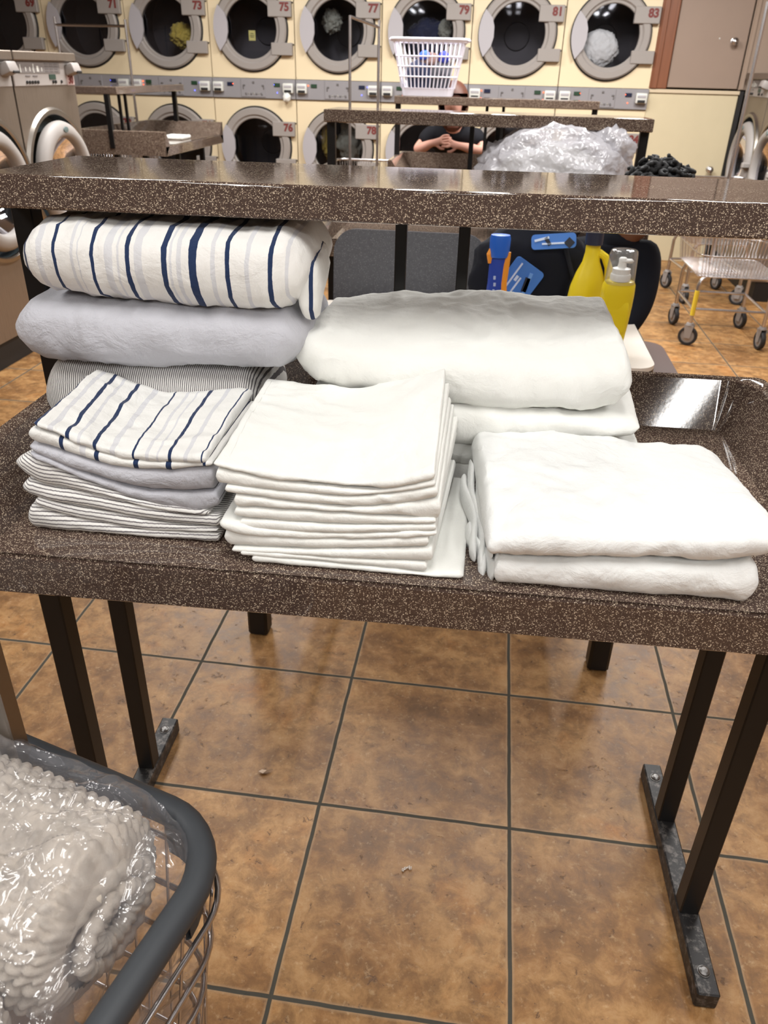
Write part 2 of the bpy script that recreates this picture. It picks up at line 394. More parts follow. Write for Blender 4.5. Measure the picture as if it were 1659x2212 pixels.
def pad(mb,stations,rf=.02,rb=.02,capl=.012,capr=.012,bulge=.0,amp=.0015,crease=.0,step=.0042,seed=0,sx=1.,nt=44,sag=0,capk=.4,lay=0,layk=.0):
    """a folded cloth. stations: (u, xf, yf, zf0, zf1, xb, yb, zb0, zb1); returns nothing, adds to mb"""
    cs=[[(s[0],s[k]) for s in stations] for k in range(1,9)]
    u0,u1=stations[0][0],stations[-1][0]
    L=(Vector((stations[-1][1],stations[-1][2],0))-Vector((stations[0][1],stations[0][2],0))).length
    us=[]
    nmid=max(10,int(L/step))
    for k in range(nmid+1): us.append(k/nmid)
    ex=[]
    for c,side in ((capl,0),(capr,1)):
        for k in range(1,9):
            d=c*(1-math.cos(PI/2*k/8))/L
            ex.append(d if side==0 else 1-d)
    us=sorted(set([round(v,5) for v in us+ex+[0,1]]))
    P=[];UV=[];nn=None
    for t in us:
        u=lerp(u0,u1,t); xf,yf,zf0,zf1,xb,yb,zb0,zb1=[crv(c,u) for c in cs]
        dl,dr=t*L,(1-t)*L
        s=1.
        if dl<capl: s=min(s,math.sqrt(max(0,1-(1-dl/capl)**2)))
        if dr<capr: s=min(s,math.sqrt(max(0,1-(1-dr/capr)**2)))
        s=max(s,.03)
        inset=(1-s)*capk*(capl if dl<dr else capr)
        yf+=inset; yb-=inset
        hf=(zf1-zf0)*s; mf=(zf1+zf0)/2; hb=(zb1-zb0)*s; m_b=(zb1+zb0)/2
        D=yb-yf; r1=min(rf,D*.48); r2=min(rb,D*.4)
        S=[]
        def bt(y):
            k=(y-yf)/D; return lerp(mf-hf/2,m_b-hb/2,k)
        def tp(y):
            k=(y-yf)/D; return lerp(mf+hf/2,m_b+hb/2,k)+bulge*s*math.sin(PI*clamp(k))-sag*s*math.sin(PI*clamp(k))*math.sin(PI*t)
        for k in range(8): S.append((lerp(yb-r2,yf+r1,k/8),0))
        ya=yf+r1; zb_,zt_=bt(ya),tp(ya)
        for k in range(15):
            a=PI*k/14; e=.8
            cy=math.copysign(abs(math.sin(a))**e,1); S.append((ya-r1*cy,lerp(zb_,zt_,.5-.5*math.copysign(abs(math.cos(a))**e,math.cos(a))),1))
        for k in range(1,nt): S.append((lerp(yf+r1,yb-r2,k/nt),2))
        ya=yb-r2; zb2,zt2=bt(ya),tp(ya)
        for k in range(9):
            a=PI*k/8; S.append((ya+r2*math.sin(a),lerp(zt2,zb2,.5-.5*math.cos(a)),1))
        col=[]; v=0; prev=None
        for q in S:
            y=q[0]; z=bt(y) if q[1]==0 and len(q)==2 else tp(y) if q[1]==2 and len(q)==2 else q[1]
            k=(y-yf)/D; p=Vector((lerp(xf,xb,k),y,z)); col.append((p,mf if len(q)==3 else 0))
            if prev is not None: v+=(p-prev).length
            prev=p; UV.append((t,v))
        nn=len(col)
        ctr=Vector(((xf+xb)/2,(yf+yb)/2,(mf+m_b)/2))
        for i,(p,_) in enumerate(col):
            a_=col[(i+1)%nn][0]-col[i-1][0]; nrm=Vector((0,-a_.z,a_.y))
            if nrm.length>1e-9: nrm.normalize()
            kk=.35+.65*s
            h=wrinkle(p,amp,crease,sx,seed)*kk
            if lay and i in range(8,23):   # grooves between the layers on the fold
                h-=layk*(.5+.5*math.cos(2*PI*lay*(i-8)/14.))
            if i<8 : h=-abs(h)*.3
            P.append(p+nrm*h)
    n=len(us)
    mb.grid(P,n,nn,UV,True)
    b=len(mb.v)-len(P)
    mb.f.append(tuple(b+j for j in range(nn))[::-1]); mb.m.append(mb.cur)
    mb.f.append(tuple(b+(n-1)*nn+j for j in range(nn))); mb.m.append(mb.cur)
def ytilt(x): return .0297*(x-TX)
def pile(items,tops,yf0,yf1,yb,z0,names,mats,labels,cat,group,topback,opts=None,n=7):
    """items: bottom-to-top list of the picture curves of each fold's lower edge [(px,py),...]; tops: curve of the last fold's upper edge"""
    N_=len(items); out=[]
    fr=[crv([(k/(len(topback)-1),q) for k,q in enumerate([p[0] for p in topback])],.5)]
    for i,c in enumerate(items):
        nxt=items[i+1] if i+1<N_ else tops
        yf=lerp(yf0,yf1,i/max(1,N_-1)); st=[]
        o=(opts or {}).get(i,{})
        for k in range(n):
            u=k/(n-1); px=lerp(c[0][0],c[-1][0],u); py=crv(c,px)
            y=yf+ytilt(at((px,py),y=yf).x); A=at((px,py),y=y); B=at((px,crv(nxt,px)),y=y+.004)
            zt=max(B.z,A.z+.006)+.0015
            tb=topback; bx=crv([(j/(len(tb)-1),p[0]) for j,p in enumerate(tb)],u); by=crv([(j/(len(tb)-1),p[1]) for j,p in enumerate(tb)],u)
            TB=at((bx,by),y=yb)
            zA=lerp(z0+.001,TB.z,i/N_); zB=lerp(z0+.001,TB.z,(i+1)/N_)+.001
            if i==0: zA=z0+.001; A.z=z0+.001 if o.get('flat',1) else A.z
            xb=A.x+o.get('dx',0)+(TB.x-A.x)*(1 if i==N_-1 else o.get('kx',.0))
            st.append((u,A.x,y,A.z,zt,xb,yb+o.get('dy',0)+.012*math.sin(i*2.1),zA,zB))
        mb=MB(); th=sum(s[4]-s[3] for s in st)/n
        pad(mb,st,rf=o.get('rf',th*.8),rb=.008,capl=o.get('cl',.004),capr=o.get('cr',.004),amp=o.get('amp',.0012),crease=o.get('crease',.0006),seed=i*3.1+yf0*50,bulge=o.get('bulge',0),lay=o.get('lay',0),layk=o.get('layk',0))
        ob=wobj(names[i] if isinstance(names,list) else names,mb,mats[i] if isinstance(mats,list) else mats,labels[i],cat[i] if isinstance(cat,list) else cat,group,180); out.append(ob)
    return out
Z0=TRAY_Z
# --- the tall pile of white pillowcases in the middle
wi=[[(543,1208),(700,1228),(845,1250),(1000,1260)],
 [(520,1200),(720,1216),(921,1238)],
 [(501,1194),(700,1204),(934,1217)],
 [(485,1183),(720,1190),(925,1186)],
 [(474,1138),(512,1150),(729,1166),(943,1159)],
 [(518,1143),(729,1153),(941,1150)],
 [(506,1120),(729,1137),(941,1134)],
 [(506,1098),(765,1113),(950,1127)],
 [(486,1067),(765,1098),(945,1080)],
 [(467,1048),(765,1075),(940,1054)],
 [(461,1012),(567,1035),(700,1053),(813,1062),(939,1039)]]
wtop=[(463,995),(567,1018),(700,1035),(813,1043),(939,1022)]
wtb=[(572,821),(668,834),(770,842),(868,821),(963,799)]
wl=['bottom wide white pillowcase of the tall middle pile, reaching past the others on the right']
wl+=['white pillowcase second from the bottom of the tall middle white pile','white pillowcase third from the bottom of the tall middle white pile','white pillowcase fourth from the bottom of the tall middle white pile',
 'white pillowcase fifth from the bottom, bulging left, in the middle pile','white pillowcase sixth from the bottom, halfway up the middle white pile','white pillowcase fifth from the top of the middle white pile','white pillowcase fourth from the top of the middle white pile',
 'white pillowcase third from the top of the middle white pile','white pillowcase second from the top of the middle white pile','top white pillowcase of the middle pile with raised right back corner and hem']
WP=pile(wi,wtop,.905,.922,1.19,Z0,'folded_pillowcase',WHITE,wl,'pillowcase','white pillowcases in the middle pile',wtb,
 {0:dict(cl=.006,cr=.008,dy=.0,rf=.012),10:dict(crease=.0016,amp=.0028,cl=.006,cr=.004,bulge=.0,rf=.02),4:dict(amp=.003,cl=.012),3:dict(cl=.01,dx=-.004),8:dict(cr=.004,crease=.001),7:dict(crease=.0012),1:dict(dx=.012),2:dict(dx=.016),5:dict(dx=.012),6:dict(dx=.014)})
from mathutils.bvhtree import BVHTree
def seam(ob,p0,p1,y0_,y1_,r=.0012,n=26):
    bv=BVHTree.FromPolygons([v.co+Vector(ob.location) for v in ob.data.vertices],[tuple(p.vertices) for p in ob.data.polygons])
    pts=[]
    for k in range(n+1):
        t=k/n; p=at((lerp(p0[0],p1[0],t),lerp(p0[1],p1[1],t)),y=lerp(y0_,y1_,t)); h=bv.ray_cast(Vector((p.x,p.y,p.z+.15)),Vector((0,0,-1)))
        if h[0] is not None: pts.append(h[0]+Vector((0,0,-r*.35)))
    if len(pts)>3: obj('hem_seam',MB().tube(pts,r,6),WHITE,ob,180,True)
seam(WP[10],(586,826),(494,985),1.185,.935)
# --- the pile of striped and grey pillowcases on the left
si=[[(59,1117),(108,1141),(209,1138),(300,1157),(420,1167),(473,1165)],
 [(75,1093),(150,1118),(216,1131),(330,1148),(471,1152)],
 [(50,1066),(90,1080),(202,1102),(337,1130),(478,1144)],
 [(33,1008),(57,1040),(192,1069),(337,1102),(452,1118)],
 [(62,985),(108,1003),(202,1047),(337,1095),(435,1112),(474,1099)],
 [(61,976),(152,1012),(202,1030),(304,1060),(405,1068),(464,1066)],
 [(62,953),(135,976),(216,1000),(294,1014),(365,1014),(459,1007)],
 [(71,922),(91,929),(145,949),(202,974),(287,994),(372,999),(447,998)]]
stop=[(72,908),(91,915),(145,935),(202,958),(287,978),(372,984),(447,984)]
stb=[(205,797),(262,819),(351,846),(440,843),(543,841)]
STR=[(-.0,0)]
NAVS=[(.015,.024),(.198,.021),(.356,.017),(.578,.013),(.79,.020),(.975,.008)]
FNT=[(.10,.03),(.27,.02),(.46,.03),(.66,.02),(.72,.012),(.88,.025)]
STRIPEP=cloth('navy_striped_cotton',rgb(238,237,233),.3,900,[(FAINT,FNT),(NAVY,NAVS)],.006)
STRIPEP2=cloth('navy_striped_cotton_hem',rgb(238,237,233),.3,900,[(FAINT,[(.3,.03)]),(NAVY,[(.182,.024),(.372,.024),(.585,.026),(.765,.03),(.955,.014)])],.004)
sl=['grey and white ticking pillowcase at the very bottom of the left pile','ticking striped pillowcase second from the bottom of the left pile','ticking striped pillowcase third from the bottom of the left pile','uppermost ticking striped pillowcase, directly under the grey ones in the left pile',
 'lower plain grey pillowcase in the left pile','upper plain grey pillowcase in the left pile, under the navy striped ones','lower navy striped white pillowcase, second from the top of the left pile','top navy striped white pillowcase of the left pile, its back corner propped up']
SP=pile(si,stop,.950,.962,1.185,Z0,'folded_pillowcase',[TICKH]*4+[GREYC]*2+[STRIPEP2,STRIPEP],sl,'pillowcase','striped and grey pillowcases in the left pile',stb,
 {0:dict(cl=.008,crease=.0008,flat=1),1:dict(cl=.008),2:dict(cl=.012,cr=.008),3:dict(cl=.014,amp=.002,cr=.02),4:dict(cl=.02,cr=.006,amp=.002,crease=.0008),5:dict(cl=.02,cr=.006,amp=.002),6:dict(cl=.01),7:dict(cl=.012,cr=.006,amp=.004,crease=.0015,rf=.012,bulge=.004)},9)
# --- two folded covers on the right
ri=[[(1063,1270),(1144,1283),(1307,1299),(1460,1302),(1630,1301)],
 [(1050,1205),(1080,1214),(1266,1216),(1471,1224),(1692,1216)]]
rtop=[(1060,1168),(1080,1150),(1266,1160),(1471,1165),(1690,1140)]
rtb=[(1020,940),(1160,936),(1300,950),(1430,962),(1562,978)]
CV=pile(ri,rtop,.897,.893,1.185,Z0,'folded_duvet_cover',WHITE2,['lower folded white duvet cover of the right pile, at the front edge of the tray','upper thick folded white duvet cover on top of the right pile'],'duvet cover','white covers in the right pile',rtb,
 {0:dict(cl=.008,cr=.02,rf=.022,crease=.0016,amp=.0018),1:dict(cl=.012,cr=.05,rf=.034,amp=.0042,crease=.0013,bulge=.008)})
# loose layers hanging at the left end of the two covers
def leaf(name,cover,a_,b_,ya,yb_,seed,drop=.020,hh=3.6):
    """a thin folded layer lying on edge along the left end of a cover, from its back (a_) to its front (b_)"""
    pts=[];n=22
    for k in range(n+1):
        t=k/n; p=at((lerp(a_[0],b_[0],t),lerp(a_[1],b_[1],t)),y=lerp(ya,yb_,t)); pts.append(p+Vector((.0035*math.sin(t*9+seed),0,-drop-.004*math.sin(t*5+seed))))
    ob=obj(name,MB().tube(pts,[.0058*min(1,.35+k*.3,.35+(n-k)*.3) for k in range(n+1)],14,False,True,hh),WHITE2,cover,180,True)
for k,(a,b_,c) in enumerate((((1026,945),(1062,1178),0),((1014,962),(1046,1195),1.4),((1003,990),(1034,1160),2.6))):
    leaf('folded_layer',CV[1],a,b_,1.17-.012*k,.925+.012*k,c,.020+.006*k,3.4)
for k,(a,b_,c) in enumerate((((1022,1120),(1066,1228),.5),((1010,1110),(1050,1225),2.))):
    leaf('folded_layer',CV[0],a,b_,1.03,.915+.012*k,c,.018,3.2)
# --- the back row
def big(name,fb,yf,yb,zb0,label,cat,mat,group=None,bt=None,zb1=None,ft=None,**k):
    st=[]; n=9
    for j in range(n):
        u=j/(n-1); px=lerp(fb[0][0],fb[-1][0],u); A=at((px,crv(fb,px)),y=yf)
        tp=ft(u,A) if ft else None
        if bt:
            B=at((crv([(q/(len(bt)-1),p[0]) for q,p in enumerate(bt)],u),crv([(q/(len(bt)-1),p[1]) for q,p in enumerate(bt)],u)),y=yb); zt=B.z; xb=B.x
        else: zt=zb1(u) if callable(zb1) else zb1; xb=A.x
        st.append((u,A.x,yf,A.z,tp,xb,yb,zb0(u) if callable(zb0) else zb0,zt))
    mb=MB(); pad(mb,st,**k)
    return wobj(name,mb,mat,label,cat,group,180)
# comforters, bottom to top
big('folded_sheet',[(100,960),(300,965),(560,970)],1.19,1.42,.938,'folded sheet in grey and white ticking under the grey comforter','sheet',TICKV,'bedding stacked at the left back',zb1=1.112,ft=lambda u,A:1.112,rf=.07,rb=.05,capl=.05,capr=.03,amp=.002,crease=.0006,capk=.8,seed=3)
big('folded_comforter',[(28,793),(100,806),(200,812),(300,813),(420,815),(520,821),(600,823),(648,806)],1.165,1.44,1.115,'folded plain grey comforter, middle of the back left stack','comforter',GREYC,'bedding stacked at the left back',zb1=1.225,ft=lambda u,A:lerp(1.215,1.222,u),rf=.10,rb=.06,capl=.050,capr=.05,amp=.004,crease=.0022,capk=.8,seed=8,sx=1.)
CN=[(.022,.012),(.133,.011),(.27,.014),(.396,.013),(.522,.020),(.622,.029),(.74,.013),(.889,.014)]
CF=[(.078,.016),(.20,.014),(.222,.006),(.327,.026),(.36,.008),(.434,.026),(.545,.008),(.572,.016),(.69,.014),(.81,.014),(.94,.012)]
STRIPEC=cloth('navy_striped_comforter',rgb(238,236,232),.3,900,[(FAINT,CF),(NAVY,CN)],.004)
SCF=big('folded_comforter',[(52,636),(120,648),(160,657),(235,672),(300,684),(380,690),(470,695),(560,698),(610,695),(655,676)],1.165,1.44,1.225,'navy striped white comforter on top of the back left stack, under the shelf','comforter',STRIPEC,'bedding stacked at the left back',zb1=1.345,ft=lambda u,A:1.338-.012*abs(u-.5),rf=.10,rb=.06,capl=.030,capr=.05,amp=.0045,crease=.0022,capk=.8,seed=21)
# its turned-back corner at the right end
mb=MB(); st=[]
TUCK=cloth('navy_striped_corner',rgb(236,235,231),.3,900,[(NAVY,[(.5,.13)])],.01)
for u,(a,b_) in enumerate((((640,690),(628,560)),((662,706),(655,545)),((684,702),(668,548)),((693,660),(680,590)))):
    A=at(a,y=1.20+.01*u); B=at(b_,y=1.215+.01*u); st.append((u/3,A.x,A.y,A.z,lerp(A.z,B.z,.8),lerp(A.x,B.x,.7),1.36,A.z+.05,B.z))
pad(mb,st,rf=.03,rb=.03,capl=.015,capr=.012,amp=.003,crease=.002,capk=.6,seed=40)
obj('turned_corner',mb,TUCK,SCF,180,True)
# white sheets
big('folded_sheet',[(960,1080),(1180,1070),(1378,1015)],1.215,1.44,.937,'lowest folded white sheet of the stack behind the right pile','sheet',WHITE,'white sheets stacked at the back',zb1=.995,ft=lambda u,A:lerp(1.0,1.005,u),rf=.03,rb=.03,capl=.02,capr=.02,amp=.002,crease=.0008,seed=50)
big('folded_sheet',[(930,1010),(1000,1028),(1180,1010),(1382,960)],1.21,1.45,.997,'folded white sheet third from the top, behind the middle and right piles','sheet',WHITE,'white sheets stacked at the back',zb1=1.05,ft=lambda u,A:lerp(1.045,1.02,u),rf=.03,rb=.03,capl=.03,capr=.012,amp=.003,crease=.0012,seed=52)
big('folded_sheet',[(660,960),(965,976),(1100,986),(1250,972),(1380,944)],1.20,1.45,1.05,'folded white sheet just below the topmost one at the back','sheet',WHITE,'white sheets stacked at the back',zb1=1.10,ft=lambda u,A:crv([(0,1.08),(.5,1.072),(1,1.07)],u),rf=.035,rb=.03,capl=.02,capr=.02,amp=.003,crease=.0014,seed=55)
TS=big('folded_duvet_cover',[(630,812),(700,842),(800,868),(900,886),(1000,896),(1100,902),(1200,903),(1300,898),(1357,886)],1.20,1.45,1.09,'large folded white duvet cover on top of the back stack, shaded by the shelf','duvet cover',WHITE,None,
 bt=[(712,650),(770,636),(860,628),(1000,623),(1100,625),(1200,630),(1318,638)],ft=lambda u,A:A.z+.075,rf=.06,rb=.02,capl=.045,capr=.022,amp=.0045,crease=.0030,capk=.6,seed=61,nt=60,bulge=.012)
# ------------------------------------------------------------------ dryers along the back
DY=8.085; DW=.8
CREAM=plain('cream_enamel',rgb(226,208,174),.38,0,.5,.03,0,3)
DGREY=plain('grey_door_plastic',rgb(150,143,138),.42,0,.5,.03)
DGREY2=plain('pale_grey_handle_plastic',rgb(172,168,172),.4)
DARKR=plain('black_gasket',rgb(26,24,24),.6)
DRUM=plain('dark_drum_steel',rgb(58,56,60),.5,.4)
STRIP=plain('grey_control_panel',rgb(146,143,146),.42,.15)
READER=plain('white_card_reader',rgb(212,212,206),.45)
MAROON=plain('maroon_print',rgb(112,44,40),.6)
LCD=emit('dim_green_display',rgb(20,52,30),.12); LCDB=plain('dark_blue_display',rgb(28,34,58),.3)
LEDR=emit('red_indicator',rgb(255,90,40),4); LEDB=emit('blue_indicator',rgb(90,100,255),4)
def mk_glass():
    m=N('tinted_door_glass'); t=m.n('ShaderNodeBsdfTransparent'); t.inputs[0].default_value=(.80,.80,.84,1)
    g=m.n('ShaderNodeBsdfGlossy'); g.inputs['Roughness'].default_value=.04; g.inputs[0].default_value=(.9,.9,1,1)
    fr=m.n('ShaderNodeFresnel'); fr.inputs[0].default_value=1.5
    mx=m.n('ShaderNodeMixShader'); m.l(fr.outputs[0],mx.inputs[0]); m.l(t.outputs[0],mx.inputs[1]); m.l(g.outputs[0],mx.inputs[2]); m.l(mx.outputs[0],m.out.inputs[0]); return m.m
GLASS=mk_glass()
FITTING=plain('worn_panel_fittings',rgb(100,96,95),.5); SLOTL=plain('bright_coin_slot',rgb(190,188,186),.3,.6)
UZ,LZ=1.852,.886
def ring(mb,r0,r1,y0,y1,cz,seg=48,bev=.008):
    """flat ring facing -y between radii, from y0 (front) to y1"""
    prof=[(r0,y1),(r0,y0+bev),(r0+bev,y0),(r1-bev,y0),(r1,y0+bev),(r1,y1)]
    M=Matrix.Translation((0,0,cz))@Matrix.Rotation(-PI/2,4,'X')@Matrix.Scale(-1,4,(0,0,1))
    M=Matrix.Translation((0,0,cz))@Matrix(((1,0,0,0),(0,0,1,0),(0,1,0,0),(0,0,0,1)))
    return mb.lathe([(r,y) for r,y in prof],seg,M)
def front_panel(mb,x0,x1,z0,z1,cz,r,y,seg=64):
    """rectangle with a round hole"""
    P=[];n=seg
    for k in range(n):
        a=2*PI*k/n; c,s=math.cos(a),math.sin(a); P.append((r*c,y,cz+r*s))
    for k in range(n):
        a=2*PI*k/n; c,s=math.cos(a),math.sin(a); t=1e9
        if c>1e-9: t=min(t,x1/c)
        if c<-1e-9: t=min(t,x0/c)
        if s>1e-9: t=min(t,(z1-cz)/s)
        if s<-1e-9: t=min(t,(z0-cz)/s)
        P.append((t*c,y,cz+t*s))
    mb.add(P,[(k,(k+1)%n,n+(k+1)%n,n+k) for k in range(n)])
    for sx,sz in ((x1,z1),(x0,z1),(x0,z0),(x1,z0)):   # square off the corners
        a=math.atan2(sz-cz,sx)%(2*PI); k=int(a/(2*PI)*n)
        b=len(mb.v); mb.add([P[n+k%n],(sx,y,sz),P[n+(k+1)%n]],[(0,1,2)])
def dryer(nu,nl,label):
    t=thing('stack_dryer',label,'dryer',(0,DY,0),0,'stack dryers along the back')
    g=.004
    mb=MB(); x0,x1=-.4+g,.4-g
    front_panel(mb,x0,x1,1.46,2.34,UZ,.30,0); front_panel(mb,x0,x1,.10,1.29,LZ,.30,0)
    for (xa,xb) in ((x0,x0),(x1,x1)): mb.add([(xa,0,.1),(xa,.9,.1),(xa,.9,2.34),(xa,0,2.34)],[(0,1,2,3)])
    mb.add([(x0,0,2.34),(x1,0,2.34),(x1,.9,2.34),(x0,.9,2.34)],[(0,1,2,3)]); mb.add([(x0,.06,1.28),(x1,.06,1.28),(x1,.06,1.47),(x0,.06,1.47)],[(0,1,2,3)])
    for z in (1.475,1.275): 
        for x in (-.388,.388): mb.box((x,-.002,z),(.008,.006,.008),.002)
    obj('cabinet',mb,CREAM,t)
    obj('kick_base',MB().box((0,.45,.05),(.79,.84,.1)),DARKR,t)
    for cz,num in ((UZ,nu),(LZ,nl)):
        d=obj('door',ring(MB(),.262,.332,-.045,.0,cz,56,.012),DGREY,t)
        obj('gasket',ring(MB(),.325,.345,-.012,.0,cz,56,.004),DARKR,d)
        mb=MB(); ring(mb,.238,.268,-.03,.03,cz,56,.006); obj('inner_rim',mb,DGREY,d)
        M=Matrix.Translation((0,-.006,cz))@Matrix.Rotation(PI/2,4,'X')
        obj('glass',MB().lathe([(.0001,.004),(.10,.0035),(.18,.002),(.242,0)],40,M),GLASS,d)
        mb=MB(); M=Matrix.Translation((0,0,cz))@Matrix(((1,0,0,0),(0,0,1,0),(0,1,0,0),(0,0,0,1)))
        mb.lathe([(.30,.0),(.30,.03),(.27,.05),(.36,.08),(.36,.55),(.12,.58),(.11,.56),(.0001,.56)],40,M); obj('drum',mb,DRUM,d)
        # handle block on the left of the ring
        P=[]
        for k in range(9):
            a=math.radians(148+64*k/8); P.append((.338*math.cos(a),.338*math.sin(a)+cz))
        P+= [(-.225,cz-.10),(-.205,cz-.03),(-.205,cz+.05),(-.225,cz+.115)]
        mb=MB(); M=Matrix(((1,0,0,0),(0,0,-1,0),(0,1,0,0),(0,0,0,1)))
        mb.prism(P,.040,.062,M); obj('handle',mb,DGREY2,d)
        # hinge plates on the right, the upper one numbered
        for zz,w0,w1,hh in ((.155,.17,.385,.125),(-.155,.19,.385,.10)):
            mb=MB().box(((w0+w1)/2,-.028,cz+zz),(w1-w0,.05,hh),.005); p=obj('hinge_plate',mb,DGREY,d)
            mb.v=[]
            if zz>0:
                tb=MB(); text_mb(tb,str(num),.088,Matrix.Translation((.325,-.054,cz+zz+.012))@Matrix.Rotation(PI/2,4,'X'),.0012,.004)
                obj('number',tb,MAROON,p,0)
            s=MB().box((.389,-.008,cz+zz+hh/2-.012),(.012,.012,.012),.003); obj('hinge_pin',s,DARKR,p)
    # control strip
    cs=obj('control_strip',MB().box((0,.02,1.375),(.795,.085,.163),.004),STRIP,t)
    fr=-.0225
    mb=MB()
    mb.box((-.005,fr-.003,1.378),(.235,.008,.148),.002); obj('coin_panel',mb,STRIP,cs)
    for x,z,ww,hh in ((-.09,1.40,.02,.012),(-.098,1.385,.008,.03),(.09,1.40,.02,.012),(.098,1.385,.008,.03),(0,1.425,.018,.016)): obj('coin_panel_fitting',MB().box((x,fr-.010,z),(ww,.008,hh),.001),FITTING,cs)
    for k in range(7): obj('coin_slot',MB().box((-.075+.025*k,fr-.009,1.328+.006*(k%2)),(.016,.005,.016 if k%3 else .022),.002,Matrix.Rotation(.5*(k%3-1),3,'Y')),SLOTL if k%2 else FITTING,cs)
    for s in (-1,1):
        mb=MB(); mb.box((s*.335,fr-.022,1.385),(.098,.05,.082),.010,None,2); r=obj('card_reader',mb,READER,cs)
        obj('card_slot',MB().box((s*.335,fr-.048,1.398),(.072,.006,.02),.002),DGREY2,r)
        obj('reader_mouth',MB().box((s*.335,fr-.046,1.36),(.066,.012,.022),.002),DARKR,r)
        obj('display',MB().box((s*.225,fr-.004,1.408),(.056,.008,.03),.001),LCD if (nu//2+s)%3 else LCDB,cs)
        led=LEDB if (nu in(73,75,77) and s>0) or nu==71 else LEDR
        if nu not in (71,) or s>0: 
            obj('indicator_light',MB().box((s*.278 if nu%4==1 else s*.20,fr-.005,1.41),(.009,.006,.009),.002),led,cs)
            if s>0: obj('indicator_light',MB().box((s*.225,fr-.005,1.345),(.008,.006,.008),.002),led,cs)
    return t
desc={0:'partly hidden behind the left washers',1:'second in the row, behind the left chrome rack',2:'with yellow laundry behind its upper glass',3:'with a yellow note stuck inside the upper glass',
 4:'behind the tall chrome rack in the middle',5:'behind the white laundry basket',6:'its upper drum empty and grey',7:'white bedding inside, at the right end'}
for k in range(8):
    nu=69+2*k; t=dryer(nu,nu+1,'cream stack dryer numbered %d and %d, %s'%(nu,nu+1,desc[k]))
    t.location.x=-4.407+.8*k-.325
def blob(mb,c,r,amp,seed,sub=4,freq=3.,flat=0):
    bm=bmesh.new(); bmesh.ops.create_icosphere(bm,subdivisions=sub,radius=1)
    for v in bm.verts:
        n=v.co.normalized(); q=n*freq+Vector((seed,seed*.7,0))
        h=1+amp*(noise.noise(q)+.5*noise.noise(q*2.3)+.3*(1-abs(noise.noise(q*3.1))*3))
        p=Vector((n.x*r[0],n.y*r[1],n.z*r[2]))*h
        if flat: p.z=max(p.z,-r[2]*flat)
        v.co=p+Vector(c)
    return mb.bm(bm)
def load(k,up,c,r,amp,seed,mat,name,label,cat):
    cx=-4.407+.8*k-.325; cz=UZ if up else LZ
    wobj(name,blob(MB(),(cx+c[0],DY+.10+c[1],cz+c[2]),r,amp,seed,5),mat,label,cat,None,180)
LWHITE=cloth('washed_white_bedding',rgb(236,236,230),.3); LNAVY=cloth('washed_navy_cloth',rgb(40,46,70)); LYEL=cloth('washed_yellow_cloth',rgb(200,180,90)); LGREYG=cloth('washed_grey_cloth',rgb(150,152,140))
load(7,1,(-.07,.04,-.095),(.165,.10,.145),.10,3,LWHITE,'bundled_bedding','white bedding bundled behind the upper glass of dryer 83','bedding')
load(5,1,(0,.16,-.06),(.2,.14,.17),.2,9,LNAVY,'tumbling_laundry','dark navy laundry behind the upper glass of dryer 79','laundry')
load(5,1,(.155,.04,.03),(.06,.05,.075),.2,11,LGREYG,'tumbling_laundry','small pale garment at the right of the upper glass of dryer 79','laundry')
load(2,1,(.06,.14,-.06),(.12,.10,.10),.25,14,LYEL,'tumbling_laundry','yellow laundry behind the upper glass of dryer 73','laundry')
load(4,1,(-.10,.14,.08),(.08,.08,.09),.3,17,LGREYG,'tumbling_laundry','pale garment near the top of the upper glass of dryer 77','laundry')
load(4,0,(-.14,.12,.06),(.07,.08,.16),.25,19,LYEL,'tumbling_laundry','yellowish laundry behind the lower glass of dryer 78','laundry')
load(4,0,(.08,.12,.03),(.12,.08,.18),.25,23,LGREYG,'tumbling_laundry','grey laundry behind the lower glass of dryer 78','laundry')
nb=MB().box((-2.335,DY+.022,1.80),(.062,.002,.08)); no=wobj('sticky_note',nb,plain('yellow_paper',rgb(235,226,140),.8),'small yellow paper note on the upper glass of dryer 75','note')
nl=MB()
for z,wd in ((1.815,.03),(1.80,.04),(1.788,.035)): nl.box((-2.335,DY+.0205,z),(wd,.001,.005))
obj('note_scribble',nl,DARKR,no,0,True)
paper=wobj('paper_towel',blob(MB(),(-2.01,DY-.06,1.31),(.035,.03,.04),.3,4,3),LWHITE,'crumpled white tissue hanging from a card reader between dryers 75 and 77','tissue',None,180)

# ------------------------------------------------------------------ wall to the right of the dryers
WOOD=N('brown_wood_trim'); o_=WOOD.obj(); mp=WOOD.n('ShaderNodeMapping'); mp.inputs['Scale'].default_value=(30,30,1.5); WOOD.l(o_,mp.inputs[0])
WOOD.col(WOOD.mix(WOOD.noise(mp.outputs[0],2,5),rgb(104,60,38),rgb(142,88,58))); WOOD.set(Roughness=.45); WOOD=WOOD.m
mb=MB().box((1.335,DY+.02,2.255),(.15,.06,1.585),.008); mb.box((1.30,DY-.012,2.255),(.05,.02,1.585),.006); struct('trim_1',mb,WOOD)
PANEL=plain('taupe_access_panel',rgb(150,130,116),.5,0,.4,.05,0,4)
CRP=plain('cream_access_panel',rgb(206,192,160),.5,0,.4,.06,0,5)
def knob(parent,x,y,z):
    M=Matrix.Translation((x,y,z))@Matrix.Rotation(PI/2,4,'X')
    obj('knob',MB().lathe([(.026,0),(.026,.004),(.012,.008),(.011,.03),(.024,.042),(.03,.056),(.024,.068),(.0001,.073)],24,M),CHROME,parent,60)
t=thing('access_door','taupe upper wall door with a round knob to the right of the wood trim','door',(1.725,DY,1.47))
obj('door_panel',MB().box((-.012,.035,.785),(.595,.05,1.56),.004),PANEL,t); knob(t,.175,.01,.36)
